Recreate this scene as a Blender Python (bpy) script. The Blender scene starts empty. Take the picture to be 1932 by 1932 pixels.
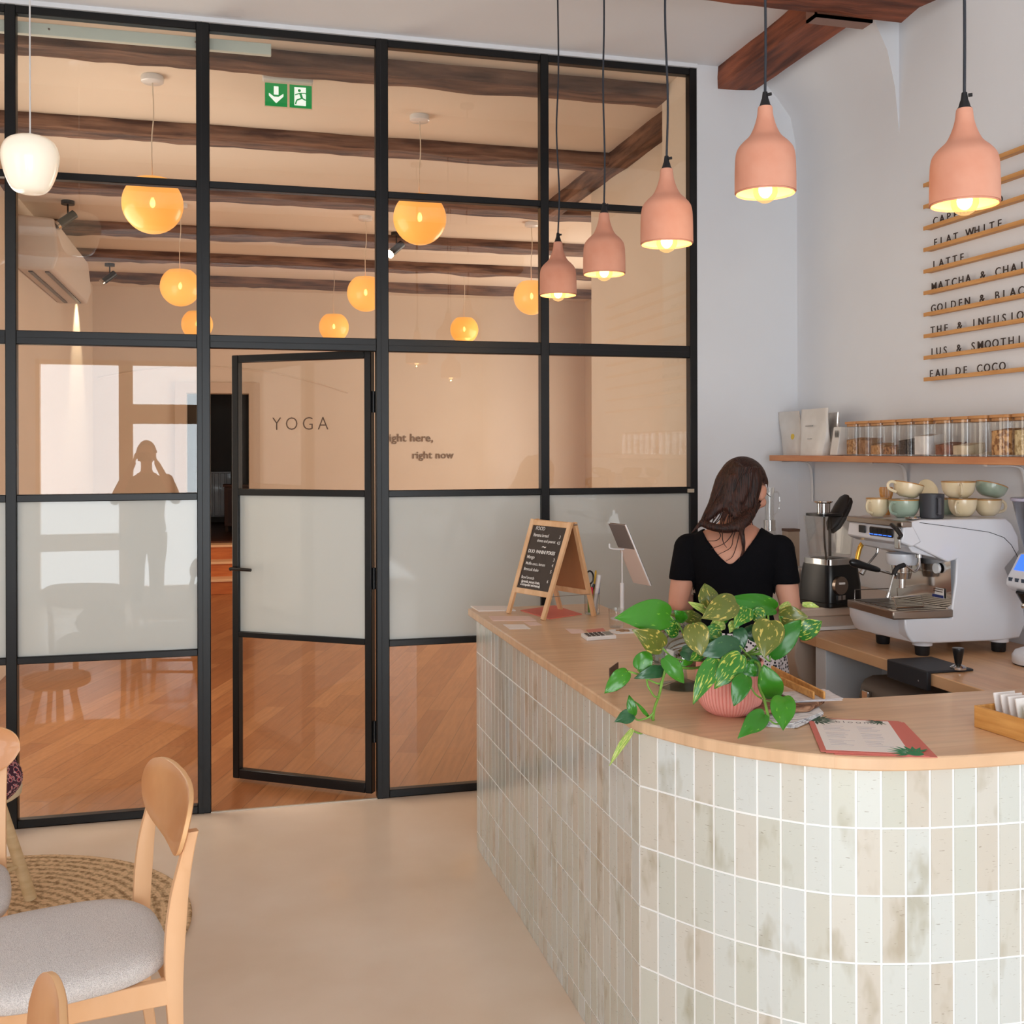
import bpy, bmesh, math, random
from mathutils import Vector, Matrix, Quaternion, noise
random.seed(7)
R = math.radians
PI = math.pi
scn = bpy.context.scene
COL = scn.collection

# ------------------------------------------------------------------ camera
FPX, CU, CV, CAM_H, ROLL = 2028.0, 966.0, 850.0, 1.62, .0026
YAW = math.atan((966-440)/FPX)
cd = bpy.data.cameras.new('camera'); cam = bpy.data.objects.new('camera', cd); COL.objects.link(cam)
cd.sensor_width = 36; cd.lens = FPX/1932*36; cd.shift_y = -(966-CV)/1932
cd.clip_start = .05; cd.clip_end = 100
cam.matrix_world = Matrix.Translation((0, 0, CAM_H)) @ Matrix.Rotation(-YAW, 4, 'Z') @ Matrix.Rotation(PI/2, 4, 'X') @ Matrix.Rotation(-ROLL, 4, 'Z')
scn.camera = cam

# ------------------------------------------------------------------ world, daylight, exposure
scn.view_settings.view_transform = 'Standard'; scn.view_settings.look = 'None'
scn.view_settings.gamma = 1; scn.view_settings.use_curve_mapping = False
scn.view_settings.exposure = 0.38
scn.cycles.transparent_max_bounces = 32; scn.cycles.max_bounces = 14; scn.cycles.diffuse_bounces = 6; scn.cycles.glossy_bounces = 5
scn.cycles.caustics_reflective = False; scn.cycles.caustics_refractive = False; scn.cycles.sample_clamp_indirect = 6
w = bpy.data.worlds.new('sky'); scn.world = w; w.use_nodes = True
w.node_tree.nodes['Background'].inputs[0].default_value = (.75, .86, 1, 1)
w.node_tree.nodes['Background'].inputs[1].default_value = .35

def area(name, loc, rot, sx, sy, radiance, color):
    l = bpy.data.lights.new(name, 'AREA'); l.shape = 'RECTANGLE'; l.size = sx; l.size_y = sy
    l.energy = radiance*PI*sx*sy; l.color = color
    o = bpy.data.objects.new(name, l); COL.objects.link(o); o.location = loc; o.rotation_euler = rot
    return o
# daylight coming in through the street window behind the camera
area('daylight_street_window', (-.2, -2.3, 1.35), (R(90), 0, 0), 3.6, 2.44, 6.8, (.88, .95, 1))
area('side_fill_light', (-3.95, .6, 1.9), (R(90), 0, R(-90)), 3.0, 2.2, 1.15, (1, .87, .74))  # added warm fill light, out of view on the left wall
# two added fill lights, both out of view, to brighten the yoga room
area('yoga_left_fill_light', (-1.56, 6.6, 1.7), (R(90), 0, R(-90)), 2.4, 2.2, 3.3, (1, .88, .74))
area('yoga_bay_fill_light', (4.4, 10.4, 1.7), (R(90), 0, R(90)), 3.6, 2.2, 3.9, (1, .88, .74))

# ------------------------------------------------------------------ helpers
def ray(u, v):
    du = u-CU; dv = v-CV
    x = (du-ROLL*dv)/FPX; y = (dv+ROLL*du)/FPX
    S, C = math.sin(YAW), math.cos(YAW)
    return Vector((S+x*C, C-x*S, -y))
def U(u, v, Y=None, z=None, X=None):
    r = ray(u, v)
    t = Y/r.y if Y is not None else (z-CAM_H)/r.z if z is not None else X/r.x
    return Vector((r.x*t, r.y*t, CAM_H+r.z*t))
def lin(c):
    out = []
    for v in c[:3]:
        v = v/255
        out.append(v/12.92 if v <= .04045 else ((v+.055)/1.055)**2.4)
    return (*out, 1)

def tag(o, label=None, cat=None, group=None, kind=None):
    if label: o['label'] = label
    if cat: o['category'] = cat
    if group: o['group'] = group
    if kind: o['kind'] = kind
    return o
def thing(name, label=None, cat=None, loc=(0, 0, 0), rz=0, group=None, kind=None):
    o = bpy.data.objects.new(name, None); COL.objects.link(o)
    o.location = loc; o.rotation_euler = (0, 0, rz); o.empty_display_size = .05
    return tag(o, label, cat, group, kind)
def copy_tree(o, parent=None):
    c = o.copy(); COL.objects.link(c)
    if parent: c.parent = parent
    for ch in o.children: copy_tree(ch, c)
    return c

class MB:
    def __init__(s): s.v = []; s.f = []
    def add(s, vs, fs, mt=None):
        n = len(s.v)
        for p in vs:
            p = Vector(p); s.v.append(mt @ p if mt else p)
        s.f += [tuple(i+n for i in f) for f in fs]; return s
    def box(s, a, b, mt=None):
        (x0, y0, z0), (x1, y1, z1) = a, b
        vs = [(x0,y0,z0),(x1,y0,z0),(x1,y1,z0),(x0,y1,z0),(x0,y0,z1),(x1,y0,z1),(x1,y1,z1),(x0,y1,z1)]
        return s.add(vs, [(0,3,2,1),(4,5,6,7),(0,1,5,4),(1,2,6,5),(2,3,7,6),(3,0,4,7)], mt)
    def prism(s, poly, h0, h1, axis='Z', mt=None):
        n = len(poly)
        def q(p, h): return (p[0], p[1], h) if axis == 'Z' else (p[0], h, p[1]) if axis == 'Y' else (h, p[0], p[1])
        vs = [q(p, h0) for p in poly]+[q(p, h1) for p in poly]
        fs = [tuple(range(n-1, -1, -1)), tuple(range(n, 2*n))]+[(i, (i+1) % n, n+(i+1) % n, n+i) for i in range(n)]
        return s.add(vs, fs, mt)
    def lathe(s, prof, c=(0, 0, 0), n=28, mt=None, close=False, ribs=0, amp=0, arc=2*PI):
        vs = []; fs = []; m = len(prof)
        for i in range(n):
            a = arc*i/n
            for (r, z) in prof:
                k = 1-(amp*2*(1-abs(math.sin(ribs*a/2)))**1.6 if ribs else 0)
                vs.append((c[0]+r*k*math.cos(a), c[1]+r*k*math.sin(a), c[2]+z))
        for i in range(n):
            j = (i+1) % n
            for k in range(m-1): fs.append((i*m+k, j*m+k, j*m+k+1, i*m+k+1))
        if close:
            fs.append(tuple(i*m for i in range(n-1, -1, -1))); fs.append(tuple(i*m+m-1 for i in range(n)))
        return s.add(vs, fs, mt)
    def cyl(s, a, b, r, r2=None, n=16):
        return s.tube([a, b], [r, r if r2 is None else r2], n)
    def tube(s, pts, rad, n=8, flat=1.0, up=None):
        pts = [Vector(p) for p in pts]
        if not hasattr(rad, '__len__'): rad = [rad]*len(pts)
        vs = []; fs = []; prev = None
        for i, p in enumerate(pts):
            t = (pts[min(i+1, len(pts)-1)]-pts[max(i-1, 0)]).normalized()
            if prev is None:
                ref = Vector(up) if up else (Vector((0, 0, 1)) if abs(t.z) < .9 else Vector((1, 0, 0)))
                a = t.cross(ref).normalized()
            else: a = (prev-t*prev.dot(t)).normalized()
            prev = a; b = t.cross(a)
            for k in range(n):
                th = 2*PI*k/n
                vs.append(p+a*math.cos(th)*rad[i]+b*math.sin(th)*rad[i]*flat)
        for i in range(len(pts)-1):
            for k in range(n):
                l = (k+1) % n; fs.append((i*n+k, i*n+l, (i+1)*n+l, (i+1)*n+k))
        fs.append(tuple(range(n-1, -1, -1))); e = (len(pts)-1)*n; fs.append(tuple(range(e, e+n)))
        return s.add(vs, fs)
    def ball(s, c, r, n=16, m=10, mt=None):
        r3 = r if hasattr(r, '__len__') else (r, r, r)
        vs = []; fs = []
        for j in range(1, m):
            ph = PI*j/m
            for i in range(n):
                a = 2*PI*i/n
                vs.append((c[0]+r3[0]*math.sin(ph)*math.cos(a), c[1]+r3[1]*math.sin(ph)*math.sin(a), c[2]+r3[2]*math.cos(ph)))
        vs += [(c[0], c[1], c[2]+r3[2]), (c[0], c[1], c[2]-r3[2])]
        t = len(vs)-2; bt = len(vs)-1
        for j in range(m-2):
            for i in range(n): fs.append((j*n+i, (j+1)*n+i, (j+1)*n+(i+1) % n, j*n+(i+1) % n))
        for i in range(n):
            fs.append((t, i, (i+1) % n)); fs.append((bt, (m-2)*n+(i+1) % n, (m-2)*n+i))
        return s.add(vs, fs, mt)
    def loft(s, rings):
        n = len(rings[0]); vs = [p for r in rings for p in r]; fs = []
        for i in range(len(rings)-1):
            for k in range(n):
                l = (k+1) % n; fs.append((i*n+k, i*n+l, (i+1)*n+l, (i+1)*n+k))
        fs.append(tuple(range(n-1, -1, -1))); e = (len(rings)-1)*n; fs.append(tuple(range(e, e+n)))
        return s.add(vs, fs)
    def mesh(s, name, off=None):
        me = bpy.data.meshes.new(name)
        vs = [p-off for p in s.v] if off is not None else s.v
        me.from_pydata([tuple(p) for p in vs], [], s.f)
        bm = bmesh.new(); bm.from_mesh(me); bmesh.ops.recalc_face_normals(bm, faces=bm.faces); bm.to_mesh(me); bm.free()
        return me
    def build(s, name, mt, parent=None, smooth=True, bevel=0, world=False, seg=2, sub=0, ang=38):
        off = None
        if world and parent is not None:
            off = parent.location.copy()
            if parent.parent: off += parent.parent.location
        me = s.mesh(name, off); me.materials.append(mt)
        if smooth:
            me.shade_smooth(); me.set_sharp_from_angle(angle=R(ang))
        o = bpy.data.objects.new(name, me); COL.objects.link(o)
        if parent: o.parent = parent
        if bevel:
            b = o.modifiers.new('bevel', 'BEVEL'); b.width = bevel; b.segments = seg; b.limit_method = 'ANGLE'; b.angle_limit = R(35)
            if hasattr(b, 'harden_normals'): b.harden_normals = False
        if sub:
            m = o.modifiers.new('sub', 'SUBSURF'); m.levels = sub; m.render_levels = sub
        return o
def bx(a, b): return MB().box(a, b)
def struct(name, mb, mt, **k):
    return tag(mb.build(name, mt, None, **k), kind='structure')
def cr(pts, n=6):
    """Catmull-Rom through points"""
    P = [Vector(p) for p in pts]; P = [P[0]*2-P[1]]+P+[P[-1]*2-P[-2]]; out = []
    for i in range(1, len(P)-2):
        for k in range(n):
            t = k/n
            out.append(.5*((2*P[i])+(-P[i-1]+P[i+1])*t+(2*P[i-1]-5*P[i]+4*P[i+1]-P[i+2])*t*t+(-P[i-1]+3*P[i]-3*P[i+1]+P[i+2])*t**3))
    out.append(P[-2]); return out
def rrect(w, h, r, n=4, cx=0, cy=0):
    out = []
    for (sx, sy, a0) in ((1, 1, 0), (-1, 1, 90), (-1, -1, 180), (1, -1, 270)):
        for k in range(n+1):
            a = R(a0+90*k/n); out.append((cx+sx*(w/2-r)+r*math.cos(a), cy+sy*(h/2-r)+r*math.sin(a)))
    return out

# ------------------------------------------------------------------ materials
def mat(name, c, rough=.5, metal=0, var=None, scale=6, stretch=(1, 1, 1), bump=0, bscale=None, emit=None, es=1, coat=0, detail=4, spec=.5, trans=0, sub=0, island=0, lo=.35, hi=.65, sheen=0, ior=1.45, space='Object', alpha=1):
    m = bpy.data.materials.new(name); m.use_nodes = True; nt = m.node_tree; N = nt.nodes; L = nt.links
    b = N['Principled BSDF']
    b.inputs['Base Color'].default_value = lin(c); b.inputs['Roughness'].default_value = rough; b.inputs['Metallic'].default_value = metal
    b.inputs['Specular IOR Level'].default_value = spec; b.inputs['IOR'].default_value = ior
    if coat: b.inputs['Coat Weight'].default_value = coat; b.inputs['Coat Roughness'].default_value = .04
    if trans: b.inputs['Transmission Weight'].default_value = trans
    if sub: b.inputs['Subsurface Weight'].default_value = sub; b.inputs['Subsurface Radius'].default_value = (.01, .004, .002)
    if sheen: b.inputs['Sheen Weight'].default_value = sheen
    if emit: b.inputs['Emission Color'].default_value = lin(emit); b.inputs['Emission Strength'].default_value = es
    if var or bump:
        tc = N.new('ShaderNodeTexCoord'); mp = N.new('ShaderNodeMapping'); mp.inputs['Scale'].default_value = stretch
        L.new(tc.outputs[space], mp.inputs['Vector'])
        nz = N.new('ShaderNodeTexNoise'); nz.inputs['Scale'].default_value = scale; nz.inputs['Detail'].default_value = detail
        L.new(mp.outputs[0], nz.inputs['Vector'])
        if var:
            rp = N.new('ShaderNodeValToRGB'); rp.color_ramp.elements[0].position = lo; rp.color_ramp.elements[1].position = hi
            rp.color_ramp.elements[0].color = lin(var); rp.color_ramp.elements[1].color = lin(c)
            L.new(nz.outputs['Fac'], rp.inputs[0]); src = rp.outputs[0]
            if island:
                g = N.new('ShaderNodeNewGeometry'); hs = N.new('ShaderNodeHueSaturation'); mr = N.new('ShaderNodeMapRange')
                mr.inputs[3].default_value = 1-island; mr.inputs[4].default_value = 1+island
                L.new(g.outputs['Random Per Island'], mr.inputs[0]); L.new(mr.outputs[0], hs.inputs['Value']); L.new(src, hs.inputs['Color']); src = hs.outputs[0]
            L.new(src, b.inputs['Base Color'])
        if bump:
            bp = N.new('ShaderNodeBump'); bp.inputs['Strength'].default_value = bump; bp.inputs['Distance'].default_value = .01
            if bscale:
                n2 = N.new('ShaderNodeTexNoise'); n2.inputs['Scale'].default_value = bscale; n2.inputs['Detail'].default_value = 3
                L.new(mp.outputs[0], n2.inputs['Vector']); L.new(n2.outputs['Fac'], bp.inputs['Height'])
            else: L.new(nz.outputs['Fac'], bp.inputs['Height'])
            L.new(bp.outputs[0], b.inputs['Normal'])
    return m

M = {}
M['plaster'] = mat('plaster', (226, 230, 235), .9, var=(221, 224, 229), scale=1.3, bump=.08, bscale=9)
M['ceiling'] = mat('ceiling_paint', (234, 238, 243), .95, var=(230, 234, 239), scale=1.0, bump=.06, bscale=7)
M['yoga_wall'] = mat('warm_plaster', (226, 212, 196), .9, var=(220, 205, 188), scale=.9)
M['yoga_ceiling'] = mat('warm_ceiling_paint', (230, 218, 204), .95, var=(224, 210, 194), scale=.7)
M['beam'] = mat('old_beam_wood', (152, 88, 62), .75, var=(84, 45, 33), scale=5, stretch=(1, 1, 1), bump=.9, bscale=22, detail=8, lo=.38, hi=.62)
M['beam_dark'] = mat('old_dark_beam_wood', (122, 92, 76), .8, var=(72, 50, 42), scale=4, bump=.8, bscale=16, detail=8, lo=.38, hi=.62)
M['beam'] = mat('old_beam_wood', (150, 86, 60), .75, var=(84, 45, 33), scale=5, stretch=(.5, 4, 4), bump=.9, bscale=14, detail=9, lo=.36, hi=.64)
M['beam_y'] = mat('old_beam_wood_lengthwise', (150, 86, 60), .75, var=(84, 45, 33), scale=5, stretch=(4, .5, 4), bump=.9, bscale=14, detail=9, lo=.36, hi=.64)
M['beam_dark'] = mat('weathered_beam_wood', (132, 100, 82), .8, var=(72, 50, 42), scale=5, stretch=(.5, 4, 4), bump=.8, bscale=12, detail=9, lo=.36, hi=.64)
M['beam_dark_y'] = mat('weathered_beam_wood_lengthwise', (132, 100, 82), .8, var=(72, 50, 42), scale=5, stretch=(4, .5, 4), bump=.8, bscale=12, detail=9, lo=.36, hi=.64)
M['black_metal'] = mat('black_steel', (11, 12, 14), .38, metal=0, spec=.45)
M['concrete'] = mat('polished_concrete', (240, 222, 204), .36, var=(222, 198, 174), scale=1.6, detail=7, lo=.3, hi=.72, coat=.15)
M['oak_light'] = mat('light_oak', (222, 184, 144), .42, var=(200, 158, 118), scale=5, stretch=(1, 9, 9), detail=5)
M['white_metal'] = mat('white_enamel', (225, 226, 228), .3, coat=.3)
M['white_plastic'] = mat('white_plastic', (228, 228, 228), .4)
M['chrome'] = mat('chrome', (205, 203, 200), .12, metal=1)
M['steel'] = mat('brushed_steel', (160, 148, 138), .3, metal=1)
M['black_plastic'] = mat('black_plastic', (20, 19, 20), .3)
M['rubber'] = mat('black_rubber', (24, 24, 26), .6)
M['paper'] = mat('paper', (232, 226, 222), .8)
M['terracotta'] = mat('terracotta', (214, 156, 132), .85, var=(205, 142, 117), scale=9, bump=.05)
M['cream_glaze'] = mat('cream_glaze', (226, 210, 178), .25, var=(214, 196, 160), scale=12, coat=.5)
M['sage_glaze'] = mat('sage_glaze', (160, 176, 158), .25, var=(142, 160, 144), scale=12, coat=.5)
M['rim'] = mat('brown_rim_glaze', (176, 126, 64), .35)
M['bamboo'] = mat('bamboo', (214, 160, 92), .45, var=(190, 132, 66), scale=6, stretch=(1, 12, 12))
M['skin'] = mat('skin', (205, 152, 128), .55, var=(196, 138, 114), scale=5, sub=.06)
M['soil'] = mat('potting_soil', (52, 44, 42), .95, bump=.5, scale=60)

def glass_mat(name, tint=(255, 255, 255), ior=1.5, rough=0.0):
    """clear pane: straight-through view plus the mirror reflection glass has"""
    m = bpy.data.materials.new(name); m.use_nodes = True; nt = m.node_tree; N = nt.nodes; L = nt.links; N.clear()
    o = N.new('ShaderNodeOutputMaterial'); t = N.new('ShaderNodeBsdfTransparent'); t.inputs[0].default_value = lin(tint)
    g = N.new('ShaderNodeBsdfGlossy'); g.inputs['Roughness'].default_value = rough
    fr = N.new('ShaderNodeFresnel'); mx = N.new('ShaderNodeMixShader')
    ge = N.new('ShaderNodeNewGeometry'); mr = N.new('ShaderNodeMapRange'); mr.inputs[3].default_value = ior; mr.inputs[4].default_value = 1/ior
    L.new(ge.outputs['Backfacing'], mr.inputs[0]); L.new(mr.outputs[0], fr.inputs[0])
    L.new(fr.outputs[0], mx.inputs[0]); L.new(t.outputs[0], mx.inputs[1]); L.new(g.outputs[0], mx.inputs[2]); L.new(mx.outputs[0], o.inputs[0])
    return m
M['glass'] = glass_mat('clear_glass', (250, 250, 248), 1.5)
M['jar_glass'] = glass_mat('jar_glass', (250, 250, 249), 1.62, .02)
M['thick_glass'] = glass_mat('thick_glass', (222, 230, 228), 2.1, .02)
M['bulb_glass'] = glass_mat('bulb_glass', (255, 236, 205), 1.4)
_n = M['bulb_glass'].node_tree; _e = _n.nodes.new('ShaderNodeEmission'); _e.inputs[0].default_value = lin((255, 214, 150)); _e.inputs[1].default_value = 1.3; _m = _n.nodes.new('ShaderNodeMixShader'); _m.inputs[0].default_value = .28
_o = [x for x in _n.nodes if x.type == 'OUTPUT_MATERIAL'][0]; _p = _o.inputs[0].links[0].from_node; _n.links.new(_p.outputs[0], _m.inputs[1]); _n.links.new(_e.outputs[0], _m.inputs[2]); _n.links.new(_m.outputs[0], _o.inputs[0])
M['smoke_plastic'] = glass_mat('clear_plastic', (205, 208, 216), 1.45, .1)

def frosted():
    m = bpy.data.materials.new('frosted_film'); m.use_nodes = True; nt = m.node_tree; N = nt.nodes; L = nt.links
    b = N['Principled BSDF']; b.inputs['Base Color'].default_value = lin((214, 218, 214)); b.inputs['Roughness'].default_value = .6
    b.inputs['Coat Weight'].default_value = 1; b.inputs['Coat Roughness'].default_value = .015; b.inputs['Coat IOR'].default_value = 1.5
    t = N.new('ShaderNodeBsdfTranslucent'); t.inputs[0].default_value = lin((225, 222, 214)); mx = N.new('ShaderNodeMixShader'); mx.inputs[0].default_value = .22
    o = N['Material Output']; L.new(b.outputs[0], mx.inputs[1]); L.new(t.outputs[0], mx.inputs[2]); L.new(mx.outputs[0], o.inputs[0])
    return m
M['frosted'] = frosted()

def planks(name, c1, c2, along='X', length=.9, width=.07, rough=.35, grain=.35, coat=.1, mortar=.004, rot=0):
    m = bpy.data.materials.new(name); m.use_nodes = True; nt = m.node_tree; N = nt.nodes; L = nt.links; b = N['Principled BSDF']
    tc = N.new('ShaderNodeTexCoord'); mp = N.new('ShaderNodeMapping'); L.new(tc.outputs['Object'], mp.inputs[0])
    mp.inputs['Rotation'].default_value = (0, 0, (R(90) if along == 'Y' else 0)+rot)
    br = N.new('ShaderNodeTexBrick'); br.offset = .37; L.new(mp.outputs[0], br.inputs[0])
    br.inputs['Color1'].default_value = lin(c1); br.inputs['Color2'].default_value = lin(c2)
    br.inputs['Mortar'].default_value = lin([x*.72 for x in c2]); br.inputs['Scale'].default_value = 1
    br.inputs['Mortar Size'].default_value = mortar*.5; br.inputs['Brick Width'].default_value = length; br.inputs['Row Height'].default_value = width; br.inputs['Bias'].default_value = 0
    m2 = N.new('ShaderNodeMapping'); m2.inputs['Scale'].default_value = (1.2, 16, 1); L.new(mp.outputs[0], m2.inputs[0])
    nz = N.new('ShaderNodeTexNoise'); nz.inputs['Scale'].default_value = 3; nz.inputs['Detail'].default_value = 6; L.new(m2.outputs[0], nz.inputs[0])
    mx = N.new('ShaderNodeMix'); mx.data_type = 'RGBA'; mx.blend_type = 'MULTIPLY'; mx.inputs[0].default_value = grain
    rp = N.new('ShaderNodeValToRGB'); rp.color_ramp.elements[0].position = .3; rp.color_ramp.elements[0].color = (.45, .38, .32, 1); rp.color_ramp.elements[1].position = .65; rp.color_ramp.elements[1].color = (1, 1, 1, 1)
    L.new(nz.outputs['Fac'], rp.inputs[0]); L.new(br.outputs['Color'], mx.inputs[6]); L.new(rp.outputs[0], mx.inputs[7]); L.new(mx.outputs[2], b.inputs['Base Color'])
    b.inputs['Roughness'].default_value = rough; b.inputs['Coat Weight'].default_value = coat; b.inputs['Coat Roughness'].default_value = .15
    return m
M['worktop_x'] = planks('worktop_oak', (224, 190, 154), (218, 180, 143), 'X', 1.1, .045, .34, .3, .12, 0)
M['worktop_y'] = planks('worktop_oak_lengthwise', (222, 178, 134), (208, 158, 114), 'Y', 1.1, .045, .34, .3, .12, 0)
M['parquet'] = planks('oak_parquet', (184, 126, 80), (160, 100, 58), 'Y', .95, .13, .32, .45, .2, .003, R(20))
M['stair_oak'] = mat('stair_oak', (206, 122, 58), .4, var=(186, 100, 42), scale=4, stretch=(1, 8, 8))

# ------------------------------------------------------------------ room shell, cafe side
ZC = 3.56
struct('floor', bx((-4, -2.4, -.1), (2.82, 5.0, 0)), M['concrete'], smooth=False)
struct('ceiling', bx((-4, -2.4, ZC), (2.82, 5.0, ZC+.12)), M['ceiling'], smooth=False)
rw = bx((2.82, -2.4, 0), (2.97, 5.0, ZC))
near = [(2.82, 3.0), (2.80, 3.20), (2.762, 3.36), (2.70, 3.48), (2.66, 3.56), (2.82, 3.56)]
far = [(2.82, 3.0), (2.812, 3.2), (2.785, 3.33), (2.71, 3.425), (2.62, 3.49), (2.58, 3.56)]
ring = lambda P, y: [Vector((p[0], y, p[1])) for p in P]
far = far[:6]+[]
rw.loft([ring(near, 4.12), ring([(2.82, 3.0), (2.812, 3.2), (2.785, 3.33), (2.71, 3.425), (2.58, 3.56), (2.82, 3.56)], 5.0)])
struct('wall_right', rw, M['plaster'])
struct('wall_left', bx((-4.1, -2.4, 0), (-4.0, 5.0, ZC)), M['plaster'], smooth=False)
struct('wall_far', bx((2.262, 5.0, 0), (2.97, 5.06, ZC+.02)), M['plaster'], smooth=False)
struct('wall_far_left', bx((-4, 5.0, 0), (-1.76, 5.12, ZC+.02)), M['plaster'], smooth=False)
# street side: wall with openings, glazing bars seen mirrored in the partition
wb = MB()
for a, b in (((-4, 0), (-2.02, ZC)), ((1.62, 0), (2.97, ZC)), ((-2.02, 0), (1.62, .1)), ((-2.02, 2.6), (1.62, ZC))):
    wb.box((a[0], -2.4, a[1]), (b[0], -2.2, b[1]))
struct('wall_street', wb, M['plaster'], smooth=False)
wf = MB()
for a, b in (((-2.02, .1), (-1.98, 2.6)), ((1.58, .1), (1.62, 2.6)), ((-2.02, .1), (1.62, .16)), ((-2.02, 2.55), (1.62, 2.6)), ((-1.19, .1), (-1.05, 2.6)), ((-1.05, 1.92), (1.6, 2.13)), ((-2.0, .56), (-1.05, .74)), ((.3, .1), (.42, 2.6))):
    wf.box((a[0], -2.28, a[1]), (b[0], -2.2, b[1]))
struct('window_2', wf, M['oak_light'], smooth=False)

def rough_beam(a, b, n=40, amp=.012, seed=0, chamfer=None):
    """hand-hewn beam between box corners a,b with uneven edges, long axis = longest side"""
    a = Vector(a); b = Vector(b); d = b-a; ax = max(range(3), key=lambda i: d[i]); o1, o2 = [i for i in range(3) if i != ax]
    rings = []
    for i in range(n+1):
        t = i/n; P = []
        for (k1, k2) in ((0, 0), (.5, 0), (1, 0), (1, .5), (1, 1), (.5, 1), (0, 1), (0, .5)):
            p = Vector((0, 0, 0)); p[ax] = a[ax]+d[ax]*t; p[o1] = a[o1]+d[o1]*k1; p[o2] = a[o2]+d[o2]*k2
            for o, k in ((o1, k1), (o2, k2)):
                if o == 2 and k > .9: continue
                p[o] += amp*noise.noise(Vector((t*d[ax]*2.3+seed*7, k1*3+seed, k2*3)))*1.6+amp*.5*noise.noise(Vector((t*d[ax]*9+seed, k1*5, k2*5+3)))
            P.append(p)
        rings.append(P)
    return MB().loft(rings)
cb = 'ceiling beams of the cafe'
tag(rough_beam((-4, 3.66, 3.40), (2.70, 3.93, ZC+.01), 70, .014, 1).build('ceiling_beam', M['beam']), 'thick dark brown timber beam crossing the cafe ceiling at the top edge, in front of the wall beam', 'beam', cb)
tag(rough_beam((2.38, 3.93, 3.45), (2.575, 4.999, ZC+.01), 30, .01, 2).build('ceiling_beam', M['beam_y']), 'brown timber beam running along the right wall and ending at the far white wall', 'beam', cb)
for i, y in enumerate((2.2, .8, -.6)):
    tag(rough_beam((-4, y, 3.42), (2.82, y+.24, ZC+.01), 50, .014, 3+i).build('ceiling_beam', M['beam']),
        ['timber beam on the cafe ceiling nearest to the thick crossing beam, above the counter front', 'timber beam on the cafe ceiling above the chairs', 'timber beam on the cafe ceiling nearest to the street window'][i], 'beam', cb)
bk = MB(); p0, p1 = U(1531, 34, z=3.39), U(1632, 44, z=3.39)
bk.box((p0.x, 3.925, 3.385), (p1.x+.02, 4.0, 3.397)); bk.box((p0.x, 3.925, 3.385), (p0.x+.008, 4.0, 3.44)); bk.box((p0.x, 3.925, 3.385), (p1.x+.02, 3.933, 3.41))
tag(bk.build('beam_bracket', mat('bracket_metal', (150, 110, 92), .35, metal=.8)), 'small metal bracket plate under the joint of the two brown beams', 'bracket')

# ------------------------------------------------------------------ black steel glass partition
YP = 5.0
cols = [(-1.76, -1.70), (-.945, -.900), (-.157, -.099), (.645, .704), (1.443, 1.485), (2.222, 2.262)]
part = thing('window_1', kind='structure', loc=(0, YP, 0))
fr = MB(); y0, y1 = YP-.002, YP+.05
for a, b in cols: fr.box((a, y0, 0), (b, y1, 3.54))
for i in range(5):
    a, b = cols[i][1], cols[i+1][0]
    rows = [(3.505, 3.54), (2.800, 2.832), (2.083, 2.143), (1.403, 1.435), (.705, .736), (0, .036)]
    if i == 2: rows = rows[:3]
    for z0, z1 in rows: fr.box((a-.002, y0+.004, z0), (b+.002, y1-.004, z1))
fo = fr.build('frame', M['black_metal'], part, world=True, bevel=.003, seg=1)
gl = MB()
for i in range(5): gl.box((cols[i][1] if i else cols[0][1], y0+.003, 2.1115), (cols[i+1][0], y0+.0045, 2.1145))
for i in (2, 3): x = cols[i][0]+.022; gl.box((x, y0-.0012, 0), (x+.003, y0+.002, 3.54))
gl.build('frame_gap', M['rubber'], part, world=True, smooth=False)
zr = [(2.832, 3.505), (2.143, 2.800), (1.435, 2.083), (.736, 1.403), (.036, .705)]
for i in range(5):
    for j, (z0, z1) in enumerate(zr):
        if i == 2 and j > 1: continue
        frost = j == 3
        mb = bx((cols[i][1]-.004, YP+.022, z0-.004), (cols[i+1][0]+.004, YP+.028, z1+.004))
        p = mb.build('frosted_pane' if frost else 'clear_pane', M['frosted'] if frost else M['glass'], part, world=True, smooth=False)
        if frost: p['label'] = 'pane covered with milky white film'
tagp = bx((2.205, YP-.006, 1.407), (2.24, YP, 1.425)).build('maker_plate', mat('plate', (190, 178, 158), .5), part, world=True)
struct('trim_1', bx((-1.76, YP-.01, 3.54), (2.262, YP+.06, ZC+.01)), M['plaster'], smooth=False)
struct('trim_2', bx((-.1, YP-.002, 0), (.645, YP+.012, .004)), mat('threshold_metal', (200, 190, 175), .4, metal=.6), smooth=False)

# open door leaf, hinged at the right jamb, swung into the yoga room
hx, hy = .636, 5.058; ang = math.atan2(5.485-hy, .004-hx); W = math.hypot(5.485-hy, .004-hx)
door = thing('door_1', kind='structure', loc=(hx, hy, 0), rz=ang)
dm = MB(); s = .036; zt, zb = 2.092, .012
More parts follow.
